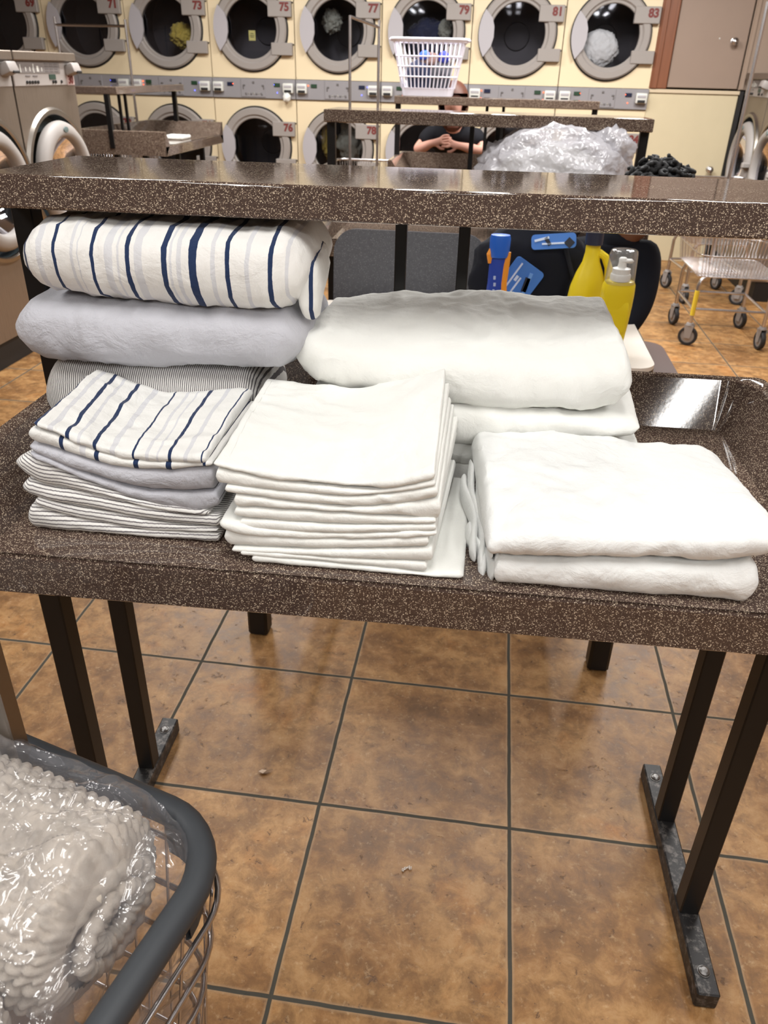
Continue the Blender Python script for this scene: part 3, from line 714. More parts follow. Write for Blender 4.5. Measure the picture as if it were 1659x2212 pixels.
obj('screw',MB().lathe([(.006,0),(.006,.004),(.0001,.006)],12,Matrix.Translation((.055,.01,.38))@Matrix.Rotation(PI/2,4,'X')),READER,t)
t=thing('access_door','cream lower wall door with a round knob, beside dryer 84','door',(1.65,DY,0))
obj('door_panel',MB().box((0,.035,.715),(.77,.06,1.43),.004),CRP,t); obj('cap_rail',MB().box((0,.03,1.445),(.78,.08,.03),.004),plain('cream_cap',rgb(206,188,160),.5),t); knob(t,.265,.005,.827)
mb=MB().box((2.055,DY+.02,.73),(.035,.06,1.46)); struct('trim_2',mb,DARKR)
mb=MB().box((2.66,DY+.05,2.27),(1.27,.06,1.6)); mb.box((2.05,DY+.03,2.27),(.03,.05,1.6),.004); struct('wall_right_return',mb,TAUPE)

# ------------------------------------------------------------------ washers
WSTEEL=N('brushed_washer_steel'); o_=WSTEEL.obj(); mp=WSTEEL.n('ShaderNodeMapping'); mp.inputs['Scale'].default_value=(60,3,3); WSTEEL.l(o_,mp.inputs[0])
WSTEEL.col(WSTEEL.mix(WSTEEL.noise(mp.outputs[0],3,4),rgb(122,110,100),rgb(150,138,126))); WSTEEL.set(Roughness=.42,Metallic=.75); WSTEEL=WSTEEL.m
PPLAS=plain('grey_washer_panel',rgb(150,143,139),.5); PDARK=plain('panel_print_grey',rgb(118,112,110),.6); DOORG=plain('washer_door_grey',rgb(150,144,140),.55); RECESS=plain('dark_door_recess',rgb(60,70,74),.5)
WW=.715
def washer(label,x,y,sgn,num=None,open_=False,group=None):
    """front faces +X for sgn 1; local: x right along the front as seen by a viewer, y into the machine"""
    t=thing('front_load_washer',label,'washer',(x,y,0),PI/2*sgn,group)
    hw=WW/2-.006; H=1.66
    B=MB().box((0,.42,.075),(WW-.02,.78,.15)); obj('plinth',B,DARKR,t)
    mb=MB(); front_panel(mb,-hw,hw,.155,1.425,.93,.345,0)
    mb.add([(-hw,0,.155),(-hw,.8,.155),(-hw,.8,1.54),(-hw,0,1.54)],[(0,1,2,3)]); mb.add([(hw,0,.155),(hw,.8,.155),(hw,.8,1.54),(hw,0,1.54)],[(0,1,2,3)])
    mb.add([(-hw,.05,1.42),(hw,.05,1.42),(hw,.05,1.56),(-hw,.05,1.56)],[(0,1,2,3)]); obj('cabinet',mb,WSTEEL,t)
    obj('top_cap',MB().box((0,.39,1.578),(WW-.01,.84,.045),.004),WSTEEL,t)
    cp=obj('control_panel',MB().box((0,.02,1.492),(WW-.016,.05,.132),.004),PPLAS,t)
    f=-.006
    obj('instruction_label',MB().box((-.06,f,1.52),(.47,.004,.055)),PDARK,cp,0)
    mb=MB()
    for k,(xx,hh) in enumerate(((-.27,.04),(-.215,.022),(-.17,.022),(-.135,.018),(-.13,.045),(-.085,.03),(-.04,.02))): mb.box((xx,f-.002,1.512+.2*(hh-.02)),(.008 if k!=5 else .022,.003,hh))
    obj('pictogram',mb,READER,cp,0)
    mb=MB()
    for r in range(4):
        for c in range(3): mb.box((.02+.055*c,f-.002,1.54-.013*r),(.04,.003,.004))
    for r in range(2): mb.box((-.20+.08*r,f-.001,1.478),(.05,.003,.004))
    obj('print_lines',mb,plain('panel_print_dark',rgb(100,94,94),.6),cp,0)
    obj('display',MB().box((.075,f,1.473),(.075,.005,.026)),plain('dark_green_display',rgb(40,62,54),.3),cp,0)
    mb=MB()
    for xx in (-.22,-.19,-.16,-.13,-.10,.075,.105,.175): mb.lathe([(.0085,0),(.0085,.006),(.0001,.007)],12,Matrix.Translation((xx,f,1.447))@Matrix.Rotation(PI/2,4,'X'))
    obj('buttons',mb,DARKR,cp)
    r=obj('card_reader',MB().box((.29,-.03,1.515),(.10,.07,.058),.012,Matrix.Rotation(-.35,3,'X'),2),PPLAS,cp); obj('reader_mouth',MB().box((.30,-.068,1.50),(.06,.012,.014),.003),DARKR,r)
    if num:
        pl=obj('number_plate',MB().box((.292,f,1.455),(.088,.004,.056)),plain('pink_grey_plate',rgb(176,152,148),.6),cp,0)
        tb=MB(); text_mb(tb,num,.062,Matrix.Translation((.292,f-.003,1.455))@Matrix.Rotation(PI/2,4,'X'),.001,.002); obj('number',tb,MAROON,pl,0)
    # raised bezel around the door well
    M=Matrix.Translation((0,0,.93))@Matrix(((1,0,0,0),(0,0,1,0),(0,1,0,0),(0,0,0,1)))
    obj('bezel',MB().lathe([(.345,.02),(.345,-.012),(.352,-.02),(.372,-.018),(.385,0)],56,M),STEEL,t)
    mb=MB(); mb.lathe([(.345,0),(.335,.07),(.25,.09),(.245,.10),(.245,.45),(.0001,.45)],40,M); obj('drum',mb,RECESS,t)
    mb=MB()
    hx=-.335
    R=Matrix.Translation((0,-.03 if open_ else -.005,.93))@Matrix(((1,0,0,0),(0,0,1,0),(0,1,0,0),(0,0,0,1)))
    d=obj('door',mb.lathe([(.222,.02),(.222,-.02),(.234,-.042),(.25,-.048),(.285,-.042),(.308,-.02),(.314,0),(.308,.02),(.222,.02)],56,R),DOORG,t,60)
    obj('glass',MB().lathe([(.0001,.10),(.10,.09),(.18,.05),(.224,0)],40,R),GLASS,d,60)
    e=R@Vector((0,.265,-.048)); 
    obj('maker_badge',MB().lathe([(.028,0),(.026,.004),(.0001,.006)],20,Matrix.Translation(e)@(R.to_3x3()@Matrix.Rotation(PI,3,'X')).to_4x4(),False,False,1,.6),plain('badge_grey',rgb(96,112,112),.4),d)
    obj('latch',MB().box(R@Vector((.315,0,-.01)),(.05,.05,.13),.012,R.to_3x3()),DOORG,d)
    return t
XL=-2.70; G='front load washers on the left'
washer('steel front load washer numbered 30 with a protruding round door, at the left edge',XL,4.59+.36,1,'30',True,G)
washer('steel front load washer left of washer 30, cut by the photo edge',XL,4.59-.36,1,None,False,G)
XR=2.08; G='front load washers on the right'
washer('steel front load washer beside the cream wall door at the far right',XR,7.70,-1,None,False,G)
washer('nearer steel front load washer at the right edge, mostly cut off',XR,6.98,-1,None,False,G)

# ------------------------------------------------------------------ folding tables further back
NT=folding_table('brown speckled folding table in the middle distance, a bag of laundry on its tray',(-.07,3.69,0),.012)
FT=folding_table('farthest brown speckled folding table, with the white basket on its shelf',(-.055,6.0,0),0)
LT=folding_table('brown speckled folding table turned sideways beside washer 30, white cloth on its tray',(-2.83,6.84,0),PI/2,.085)
a=at((388,293),x=-2.62)
mb=MB(); pad(mb,[(k/4,-2.72+.16*k/4,a.y-.10,1.021,1.052,-2.72+.16*k/4,a.y+.10,1.021,1.05) for k in range(5)],rf=.012,rb=.012,capl=.01,capr=.01,amp=.002)
wobj('folded_towel',mb,WHITE,'small folded white cloth on the tray of the sideways table','towel',None,180)
# laundry basket
WPLAS=plain('white_basket_plastic',rgb(226,224,236),.4)
bl=at((872,205),y=6.12); br=at((976,205),y=6.12)
t=thing('laundry_basket','white slotted plastic laundry basket holding clothes on the farthest table shelf','laundry basket',((bl.x+br.x)/2,6.15,1.404))
def rr(a,b,r,n=6):
    p=[]
    for cx,cy,a0 in ((a-r,b-r,0),(-a+r,b-r,PI/2),(-a+r,-b+r,PI),(a-r,-b+r,1.5*PI)):
        for k in range(n): an=a0+PI/2*k/(n-1); p.append((cx+r*math.cos(an),cy+r*math.sin(an)))
    return p
BA,BB,BH=.168,.125,.338
def blev(z): k=z/BH; return BA*(1+.42*k),BB*(1+.36*k)
mb=MB(); a0,b0=blev(0); a1,b1=blev(.05); L0,L1=rr(a0,b0,.05),rr(a1,b1,.05); n=len(L0)
mb.add([(x,y,0) for x,y in L0]+[(x,y,.05) for x,y in L1]+[(x*.985,y*.985,.05) for x,y in L1]+[(x*.985,y*.985,.006) for x,y in L0],[(i+j*n,(i+1)%n+j*n,(i+1)%n+(j+1)*n,i+(j+1)*n) for j in range(3) for i in range(n)]+[tuple(range(3*n,4*n)),tuple(range(n))[::-1]]); obj('base_pan',mb,WPLAS,t)
for z in (.115,.175,.235):
    a_,b_=blev(z); obj('band',MB().tube([(x,y,z) for x,y in rr(a_,b_,.05)],.0055,6,True),WPLAS,t)
mb=MB(); nr=46
for k in range(nr):
    i=k/nr; 
    def pt(z):
        a_,b_=blev(z); L=rr(a_,b_,.05,8); m=len(L); seg=[(Vector(L[(q+1)%m])-Vector(L[q])).length for q in range(m)]; tot=sum(seg); s=i*tot; q=0
        while s>seg[q]: s-=seg[q]; q+=1
        v=Vector(L[q]).lerp(Vector(L[(q+1)%m]),s/seg[q]); return (v.x,v.y,z)
    mb.tube([pt(.045),pt(.18),pt(.325)],.0046,5)
obj('ribs',mb,WPLAS,t)
a_,b_=blev(BH); mb=MB(); mb.tube([(x,y,BH-.012) for x,y in rr(a_,b_,.05,8)],.012,8,True); mb.tube([(x*1.05,y*1.05,BH-.004) for x,y in rr(a_,b_,.05,8)],.008,8,True)
for s in (-1,1): mb.box((s*a_*1.02,0,BH-.006),(.06,.13,.02),.008)
obj('rim',mb,WPLAS,t)
for i,(c,r,mt,nm) in enumerate((((-.06,-.02,.12),(.10,.09,.10),LNAVY,'dark navy clothes'),((.07,.0,.13),(.09,.09,.11),plain('charcoal_cloth',rgb(66,66,72),.9),'charcoal clothes'),((-.03,-.06,.24),(.035,.03,.03),plain('blue_cloth',rgb(50,90,200),.8),'bright blue garment'),((.10,-.05,.23),(.035,.03,.04),plain('deep_blue_cloth',rgb(40,50,150),.8),'deep blue garment'),((.0,.0,.20),(.09,.08,.06),plain('brown_cloth',rgb(96,72,66),.9),'brown clothes'))):
    wobj('clothes',blob(MB(),Vector(t.location)+Vector(c),r,.15,i*5+2,3),mt,nm+' inside the white laundry basket','clothes',None,180)
# clear bag on the middle table
def mk_film(tint,white,name,rough=.12,g0=.65,g1=.08):
    m=N(name); o=m.obj()
    tr=m.n('ShaderNodeBsdfTransparent'); tr.inputs[0].default_value=tint
    g=m.n('ShaderNodeBsdfGlossy'); g.inputs['Roughness'].default_value=rough
    df=m.n('ShaderNodeBsdfDiffuse'); df.inputs[0].default_value=rgb(228,226,232)
    fr=m.n('ShaderNodeLayerWeight'); fr.inputs[0].default_value=.35
    h=m.math('ADD',m.math('MULTIPLY',m.noise(o,20,1.5,.4,1.5),.8),m.math('ADD',m.math('MULTIPLY',m.math('ABSOLUTE',m.math('SUBTRACT',m.noise(o,9,1,.4,.8),.5)),-2.2),m.math('MULTIPLY',m.math('ABSOLUTE',m.math('SUBTRACT',m.noise(o,23,1,.4,.5),.5)),-.9)))
    bp=m.n('ShaderNodeBump'); bp.inputs['Strength'].default_value=.45; bp.inputs['Distance'].default_value=.025; m.l(h,bp.inputs['Height'])
    for q in (g,df,fr): m.l(bp.outputs[0],q.inputs['Normal'])
    a=m.n('ShaderNodeMixShader'); a.inputs[0].default_value=white; m.l(tr.outputs[0],a.inputs[1]); m.l(df.outputs[0],a.inputs[2])
    b=m.n('ShaderNodeMixShader'); m.l(m.math('MULTIPLY_ADD',fr.outputs['Fresnel'],g0,g1),b.inputs[0]); m.l(a.outputs[0],b.inputs[1]); m.l(g.outputs[0],b.inputs[2]); m.l(b.outputs[0],m.out.inputs[0]); return m.m
BAGFILM=mk_film((.97,.97,.99,1),.55,'cloudy_plastic_film',.14,.35,.05)
bc=Vector((.235,3.70,1.10))
wobj('laundry_bundle',blob(MB(),bc+Vector((0,0,.02)),(.275,.20,.175),.10,31,4,2.2),LWHITE,'white laundry packed inside the clear bag on the middle table','laundry',None,180)
t=thing('plastic_bag','large clear plastic bag stuffed with white laundry on the middle table tray','plastic bag',(bc.x,bc.y,.936))
mb=MB(); blob(mb,(.01,0,.215),(.325,.235,.225),.11,34,5,3.0,.95); obj('film',mb,BAGFILM,t,180)
for s,q in ((-1,(.28,.05,.26)),(1,(.29,-.02,.33))): obj('loose_film',blob(MB(),(s*q[0]*.8,q[1],q[2]),(.09,.08,.10),.3,44+s,4,2.5),BAGFILM,t,180)
# ------------------------------------------------------------------ white table, seats and what stands on it
WTOP=plain('white_laminate',rgb(226,218,208),.35,0,.5,.02,0,60)
GSPK=N('grey_speckled_laminate'); o_=GSPK.obj(); v_=GSPK.vor(o_,160)
GSPK.col(GSPK.mix(GSPK.math('LESS_THAN',v_.outputs['Distance'],.22),GSPK.mix(GSPK.noise(o_,60,4),rgb(70,72,78),rgb(96,97,102)),rgb(128,128,132))); GSPK.set(Roughness=.42); GSPK=GSPK.m
BRN=plain('brown_laminate',rgb(84,62,58),.4)
t=thing('seating_table','white topped table on black steel legs just behind the front folding table','table',(-.05,2.8,0))
tx0,tx1,ty0,ty1=-.62,.61,-.32,.30
poly=[]
for cx,cy,a0 in ((tx1-.07,ty1-.07,0),(tx0+.07,ty1-.07,PI/2),(tx0+.07,ty0+.07,PI),(tx1-.07,ty0+.07,1.5*PI)):
    for k in range(8): a=a0+PI/2*k/7; poly.append((cx+.07*math.cos(a),cy+.07*math.sin(a)))
obj('tabletop',MB().prism(poly,.728,.742),WTOP,t); obj('edge_band',MB().prism([(x*1.001,y*1.001) for x,y in poly],.700,.728),BLACKM,t)
for x in (-.57,.475):
    l=obj('leg',MB().box((x,-.905,.20),(.062,.062,.40),.008),BLACKM,t)
    mb=MB().box((x,-.45,.41),(.05,.97,.05),.004); mb.box((x,-.02,.55),(.05,.05,.32),.004); obj('support_arm',mb,BLACKM,t)
    obj('leg',MB().box((x,.25,.20),(.062,.062,.40),.008),BLACKM,t)
def rpoly(w,h,r,n=6): return rr(w/2,h/2,r,n)
def chair(label,x,y,face,back,seat,group=None):
    t=thing('laminate_chair',label,'chair',(x,y,0),face)
    MX=Matrix(((1,0,0,0),(0,0,1,0),(0,1,0,0),(0,0,0,1)))
    pl=[(a,b) for a,b in rpoly(.62,.44,.09,8)]
    if back: mb=MB().prism(pl,-.012,.012,Matrix.Translation((0,.21,.775))@Matrix.Rotation(-.10,4,'X')@MX); obj('backrest',mb,back,t)
    mb=MB().prism(rpoly(.56,.40 if back else .58,.10,8),.435,.458); obj('seat',mb,seat,t)
    for s in (-1,1):
        mb=MB().tube([(s*.2,.225,.0),(s*.2,.228,.45),(s*.2,.238,.90)] if back else [(s*.2,.225,0),(s*.2,.225,.435)],.014,8); obj('rear_leg',mb,BLACKM,t)
        mb=MB().tube([(s*.2,-.15,.0),(s*.2,-.15,.435)],.014,8); obj('front_leg',mb,BLACKM,t)
    return t
chair('grey speckled laminate chair facing the camera behind the white table',-.325,3.02,0,GSPK,GSPK)
chair('backless brown laminate seat at the right end of the white table, under the seated person',.555,3.48,0,None,BRN)
# bottles
YEL=plain('yellow_bottle_plastic',rgb(226,202,32),.35,0,.5,0,.2); YEL2=plain('yellow_jug_plastic',rgb(232,208,40),.35)
WPL=plain('white_pump_plastic',rgb(236,236,232),.35)
def mk_clear():
    m=N('clear_cap_plastic'); t=m.n('ShaderNodeBsdfTransparent'); t.inputs[0].default_value=(.93,.93,.93,1); g=m.n('ShaderNodeBsdfGlossy'); g.inputs['Roughness'].default_value=.06
    d=m.n('ShaderNodeBsdfDiffuse'); d.inputs[0].default_value=rgb(225,225,222)
    lw=m.n('ShaderNodeLayerWeight'); lw.inputs[0].default_value=.4
    a=m.n('ShaderNodeMixShader'); a.inputs[0].default_value=.12; m.l(t.outputs[0],a.inputs[1]); m.l(d.outputs[0],a.inputs[2])
    b=m.n('ShaderNodeMixShader'); m.l(m.math('MULTIPLY',lw.outputs['Facing'],.6),b.inputs[0]); m.l(a.outputs[0],b.inputs[1]); m.l(g.outputs[0],b.inputs[2]); m.l(b.outputs[0],m.out.inputs[0]); return m.m
CLEAR=mk_clear()
def lath(prof,sx,sy,seg=32,M=None): return MB().lathe(prof,seg,M,False,False,sx,sy)
t=thing('detergent_bottle','yellow detergent bottle with white pump under a clear cap, on the white table','bottle',(.415,2.60,.743),.1)
prof=[(.0001,0),(.036,0),(.041,.006),(.043,.03),(.049,.10),(.0525,.16),(.0535,.205),(.052,.232),(.047,.243),(.032,.247),(.0001,.247)]
obj('bottle_body',lath(prof,1,.62),YEL,t,50)
obj('raised_panel',lath([(.0001,.0),(.030,.004),(.034,.02),(.036,.07),(.03,.1),(.0001,.12)],1,.25,24,Matrix.Translation((.004,-.024,.08))),YEL,t,50)
obj('pump',lath([(.032,.245),(.032,.262),(.030,.266),(.028,.266),(.028,.282),(.014,.286),(.012,.30),(.013,.312),(.009,.316),(.0001,.317)],1,.95).box((.012,-.004,.306),(.04,.02,.012),.005),WPL,t,50)
obj('clear_cap',lath([(.0475,.236),(.0475,.245),(.044,.325),(.042,.336),(.037,.340),(.0001,.340)],1,.8),CLEAR,t,50)
t=thing('detergent_bottle','yellow jug with moulded handle and dark cap, behind the pump bottle','bottle',(.335,2.745,.743),.25)
mb=lath([(.0001,0),(.058,0),(.064,.008),(.066,.05),(.066,.14),(.06,.19),(.046,.235),(.030,.27),(.025,.30),(.025,.325),(.0001,.325)],1,.55)
obj('bottle_body',mb,YEL2,t,50)
obj('handle',MB().tube([(.022,0,.30),(.045,-.004,.285),(.062,-.006,.25),(.066,-.006,.20),(.06,-.004,.15)],[.012,.013,.013,.013,.014],10),YEL2,t)
obj('bottle_cap',lath([(.0001,.372),(.026,.372),(.029,.366),(.029,.325),(.0001,.325)],1,1),plain('navy_cap',rgb(34,40,60),.4),t)
obj('bottle_label',lath([(.0668,.05),(.0668,.125)],1,.56),plain('white_label',rgb(226,226,222),.5),t)
t=thing('stain_remover_bottle','slim blue bottle with an orange side and blue cap, on the white table','bottle',(.028,2.68,.743))
BLU=plain('blue_bottle_plastic',rgb(36,66,160),.35); BLU2=plain('bright_blue_cap',rgb(34,98,200),.35); ORG=plain('orange_plastic',rgb(228,146,44),.4)
obj('bottle_body',lath([(.0001,0),(.033,0),(.036,.01),(.036,.10),(.030,.20),(.029,.27),(.026,.285),(.0001,.285)],1,.6),BLU,t,50)
mb=MB().tube([(.026,-.004,.02),(.027,-.004,.12),(.022,-.004,.2),(.026,-.004,.26),(.031,-.003,.30)],[.015,.015,.013,.012,.008],10); obj('orange_grip',mb,ORG,t)
mb=MB().tube([(-.028,-.006,.262),(-.030,-.006,.29),(-.024,-.004,.315)],[.006,.011,.006],8); obj('orange_emblem',mb,ORG,t)
obj('bottle_cap',lath([(.030,.282),(.033,.29),(.034,.34),(.031,.352),(.0001,.354)],1,.8),BLU2,t,50)
mb=MB()
for k in range(5): mb.box((-.008+.002*(k%2),-.0185,.13+.022*k),(.008,.003,.012),.001)
obj('printed_text',mb,plain('pale_print',rgb(170,186,220),.5),t,0)
sb=blob(MB(),(.245,2.66,.80),(.075,.05,.05),.3,52,4,3.2)
wobj('plastic_bag',sb,mk_film((.8,.8,.8,1),.5,'grey_crumpled_film'),'small crumpled grey plastic bag beside the yellow jug','plastic bag',None,60)
# black bag with a blue printed pattern
BLK=plain('black_fabric',rgb(22,24,32),.85,0,.2)
t=thing('printed_bag','black cloth bag with a blue striped print, behind the slim blue bottle','bag',(.15,2.90,.743))
mb=blob(MB(),(0,.0,.17),(.22,.085,.20),.10,61,4,2.0,.85); obj('bag_body',mb,BLK,t,180)
def patch(name,c,R,w_,h_,parts):
    p=obj(name,MB().prism(rpoly(w_,h_,.012,4),-.004,.003,Matrix.Translation(c)@R),plain('blue_print',rgb(66,120,198),.7),t,0)
    for i,(x,y,ww,hh,cc,rot) in enumerate(parts):
        obj('print_stripe',MB().box((0,0,0),(ww,hh,.003),0),cc,p,0).matrix_local=Matrix.Translation(c)@R@Matrix.Translation((x,y,.004))@Matrix.Rotation(rot,4,'Z')
    return p
PWH=plain('white_print',rgb(206,220,240),.7); PBK=plain('black_print',rgb(24,28,40),.7); PRD=plain('red_print',rgb(170,60,60),.7); PLB=plain('light_blue_print',rgb(110,160,226),.7)
RX=Matrix.Rotation(PI/2,4,'X')
patch('blue_print',Vector((-.055,-.094,.155)),RX@Matrix.Rotation(-.55,4,'Z'),.115,.19,[(-.03,0,.006,.165,PWH,0),(-.005,-.02,.006,.12,PWH,0),(.024,.03,.018,.05,PBK,.3),(.02,-.045,.02,.03,PBK,0),(-.017,-.06,.010,.014,PRD,0),(-.017,.03,.010,.02,PWH,0),(.035,0,.012,.15,PLB,.25)])
patch('blue_print',Vector((.06,-.080,.315)),Matrix.Rotation(1.15,4,'X')@Matrix.Rotation(.1,4,'Z'),.15,.05,[(-.04,.008,.05,.008,PWH,.2),(0,-.008,.08,.006,PWH,0),(.052,-.008,.026,.026,PBK,.78),(-.02,.0,.012,.03,PBK,.5)])
obj('strap',MB().tube([(.10,-.07,.30),(.14,-.10,.2),(.12,-.105,.1),(.05,-.10,.05)],.012,8,False,True,.5),BLK,t)

# ------------------------------------------------------------------ people
SKIN=plain('skin',rgb(214,160,142),.55,0,.3); SKIN2=plain('brown_skin',rgb(120,80,60),.55,0,.3)
def skin_mesh(J,E,mat,root,sub=2):
    """J: name -> (position, radius); E: edges. One smooth continuous surface grown along the skeleton"""
    names=list(J); bm=bmesh.new(); ly=bm.verts.layers.skin.verify(); vs={n:bm.verts.new(J[n][0]) for n in names}
    for a,b in E: bm.edges.new((vs[a],vs[b]))
    for n in names: r=J[n][1]; vs[n][ly].radius=(r,r) if not isinstance(r,tuple) else r
    vs[root][ly].use_root=True
    me=bpy.data.meshes.new('skeleton'); bm.to_mesh(me); bm.free()
    o=bpy.data.objects.new('skeleton',me); COL.objects.link(o)
    m=o.modifiers.new('skin','SKIN'); m.use_smooth_shade=True; m.branch_smoothing=.6
    s=o.modifiers.new('sub','SUBSURF'); s.levels=sub; s.render_levels=sub
    dg=bpy.context.evaluated_depsgraph_get(); dg.update()
    out=bpy.data.meshes.new_from_object(o.evaluated_get(dg)); mb=MB(); mb.add([v.co.copy() for v in out.vertices],[tuple(p.vertices) for p in out.polygons])
    bpy.data.objects.remove(o); bpy.data.meshes.remove(me); bpy.data.meshes.remove(out); return mb
def hand(J,E,wn,side,fw,up,curl):
    """palm, four fingers and a thumb at wrist wn; fw: direction of the fingers, up: back of the hand"""
    W_=Vector(J[wn][0]); fw=Vector(fw).normalized(); up=Vector(up).normalized(); sd=fw.cross(up).normalized()*side
    J[wn+'p']=(W_+fw*.045,.026); E.append((wn,wn+'p'))
    for i,(off,ln) in enumerate(((-.028,.062),(-.009,.074),(.010,.069),(.028,.053))):
        b=W_+fw*.085+sd*off; d=fw; prev=wn+'p'; J[wn+'k%d'%i]=(b,.0105); E.append((prev,wn+'k%d'%i)); prev=wn+'k%d'%i; p=b
        for s in range(3):
            d=(Matrix.Rotation(-curl*(.6+.35*s),3,sd)@d) if side>0 else (Matrix.Rotation(curl*(.6+.35*s),3,sd)@d)
            p=p+d*ln*(.48,.30,.24)[s]; J[wn+'f%d%d'%(i,s)]=(p,(.0095,.0088,.0072)[s]); E.append((prev,wn+'f%d%d'%(i,s))); prev=wn+'f%d%d'%(i,s)
    b=W_+fw*.03-sd*.030-up*.008; J[wn+'t0']=(b,.012); J[wn+'t1']=(b+fw*.03-sd*.022-up*.012,.0105); J[wn+'t2']=(b+fw*.058-sd*.024-up*.022,.0088)
    E+= [(wn+'p',wn+'t0'),(wn+'t0',wn+'t1'),(wn+'t1',wn+'t2')]
def person(label,base,J,E,mat,shirtJ,shirtE,shirt,trousersJ=None,trousersE=None,trouser=None,headc=None,hair=None,face=(0,-1,0)):
    t=thing('person',label,'person',base)
    b=skin_mesh(J,E,mat,'pelvis')
    # face: nose, brow, eye hollows and chin pushed into the head part of the surface
    f=Vector(face).normalized(); up=Vector((0,0,1)); sd=f.cross(up)
    for v in b.v:
        d=v-headc
        if d.length<.16 and d.dot(f)>.03:
            x,z=d.dot(sd),d.z
            v+=f*(.022*math.exp(-(x/.013)**2-((z+.008)/.024)**2)+.006*math.exp(-(x/.05)**2-((z-.035)/.012)**2)-.008*(math.exp(-((x-.034)/.014)**2-((z-.015)/.012)**2)+math.exp(-((x+.034)/.014)**2-((z-.015)/.012)**2))+.006*math.exp(-(x/.028)**2-((z+.055)/.008)**2)+.008*math.exp(-(x/.03)**2-((z+.092)/.02)**2))
    body=obj('body',b,mat,t,180,True)
    for s in (-1,1):
        c=headc+f*.086+sd*.034*s+up*.013
        e=obj('eye',MB().lathe([(.0001,.011),(.008,.007),(.011,0),(.008,-.007),(.0001,-.011)],12,Matrix.Translation(c)),WPL,t,60,True)
        obj('iris',MB().lathe([(.0001,.003),(.0045,0),(.0001,-.003)],10,Matrix.Translation(c+f*.0095)@Matrix.Rotation(PI/2,4,'X')),DARKR,e,60,True)
        ear=[(c-f*.085+sd*s*.055+up*q) for q in (-.02,0,.02)]; obj('ear',MB().tube(ear,[.010,.016,.012],8),mat,t,180,True)
    obj('mouth',MB().tube([headc+f*.098+sd*x-up*(.052+abs(x)*.05) for x in (-.024,-.012,0,.012,.024)],[.002,.0045,.005,.0045,.002],8),plain('lips',rgb(168,92,86),.5),t,180,True)
    obj('shirt',skin_mesh(shirtJ,shirtE,shirt,'pelvis'),shirt,t,180,True)
    if trousersJ: obj('trousers',skin_mesh(trousersJ,trousersE,trouser,'pelvis'),trouser,t,180,True)
    if hair: obj('hair',hair[0],hair[1],t,180,True)
    return t
V=Vector
def build_person(label,pel,chest,neck,head,sh,el,wr,kn,an,to,hfw,hup,curl,mat,shirt,trouser,hairf,sleeve=.75,hood=False):
    J={'pelvis':(pel,(.135,.105)),'belly':(pel.lerp(chest,.45),(.128,.10)),'chest':(chest,(.14,.105)),'neckb':(chest.lerp(neck,.75),.075),'neck':(neck,.052),'jaw':(neck.lerp(head,.62)+V((0,-.018,0)),(.062,.066)),'head':(head+V((0,.004,.012)),(.078,.09)),'crown':(head+V((0,.012,.07)),(.066,.072))}
    E=[('pelvis','belly'),('belly','chest'),('chest','neckb'),('neckb','neck'),('neck','jaw'),('jaw','head'),('head','crown')]
    sJ={k:(J[k][0],tuple(r+(.05 if k=='chest' else .03) for r in J[k][1])) for k in ('pelvis','belly','chest')}; sJ['neckb']=(J['neckb'][0],.086); sE=E[:3]
    if hood: sJ['neck']=(neck+V((0,.012,.01)),(.098,.100)); sE=sE+[('neckb','neck')]
    tJ={'pelvis':(pel,(.15,.12))}; tE=[]
    for i,s in enumerate((-1,1)):
        n='LR'[i]
        J[n+'s']=(sh[i],.058); J[n+'e']=(el[i],.043); J[n+'m']=(el[i].lerp(wr[i],.35),.042); J[n+'w']=(wr[i],.027); E+=[('chest',n+'s'),(n+'s',n+'e'),(n+'e',n+'m'),(n+'m',n+'w')]
        hand(J,E,n+'w',s,hfw[i],hup[i],curl)
        sJ[n+'s']=(sh[i],.098); q=sh[i].lerp(el[i],sleeve) if sleeve<=1 else el[i].lerp(wr[i],sleeve-1); 
        if sleeve>1: sJ[n+'e']=(el[i],.058); sE+=[('chest',n+'s'),(n+'s',n+'e'),(n+'e',n+'q')]
        else: sE+=[('chest',n+'s'),(n+'s',n+'q')]
        sJ[n+'q']=(q,.072 if sleeve<=1 else .043)
        hp=pel+V((s*.085,0,-.05)); J[n+'h']=(hp,.085); J[n+'k']=(kn[i],.056); J[n+'c']=(kn[i].lerp(an[i],.3),.054); J[n+'a']=(an[i],.038); J[n+'t']=(to[i],.034)
        E+=[('pelvis',n+'h'),(n+'h',n+'k'),(n+'k',n+'c'),(n+'c',n+'a'),(n+'a',n+'t')]
        tJ[n+'h']=(hp,.10); tJ[n+'k']=(kn[i],.073); tJ[n+'a']=(an[i].lerp(kn[i],.12),.058); tE+=[('pelvis',n+'h'),(n+'h',n+'k'),(n+'k',n+'a')]
    base=V((pel.x,pel.y,0))
    return person(label,base,J,E,mat,sJ,sE,shirt,tJ,tE,trouser,head,hairf(head))
def long_hair(h):
    mb=MB(); bm=bmesh.new(); bmesh.ops.create_uvsphere(bm,u_segments=24,v_segments=16,radius=1)
    for v in bm.verts:
        c=v.co; k=max(0,-c.z); v.co=V((c.x*(.112+.012*k),(c.y*.118+.022+.02*k),c.z*(.135 if c.z>0 else .21)+.022))
    bmesh.ops.delete(bm,geom=[f for f in bm.faces if f.calc_center_median().y<-.015 and f.calc_center_median().z<.085],context='FACES')
    mb.bm(bm,Matrix.Translation(h)); return mb,plain('reddish_brown_hair',rgb(92,54,40),.5)
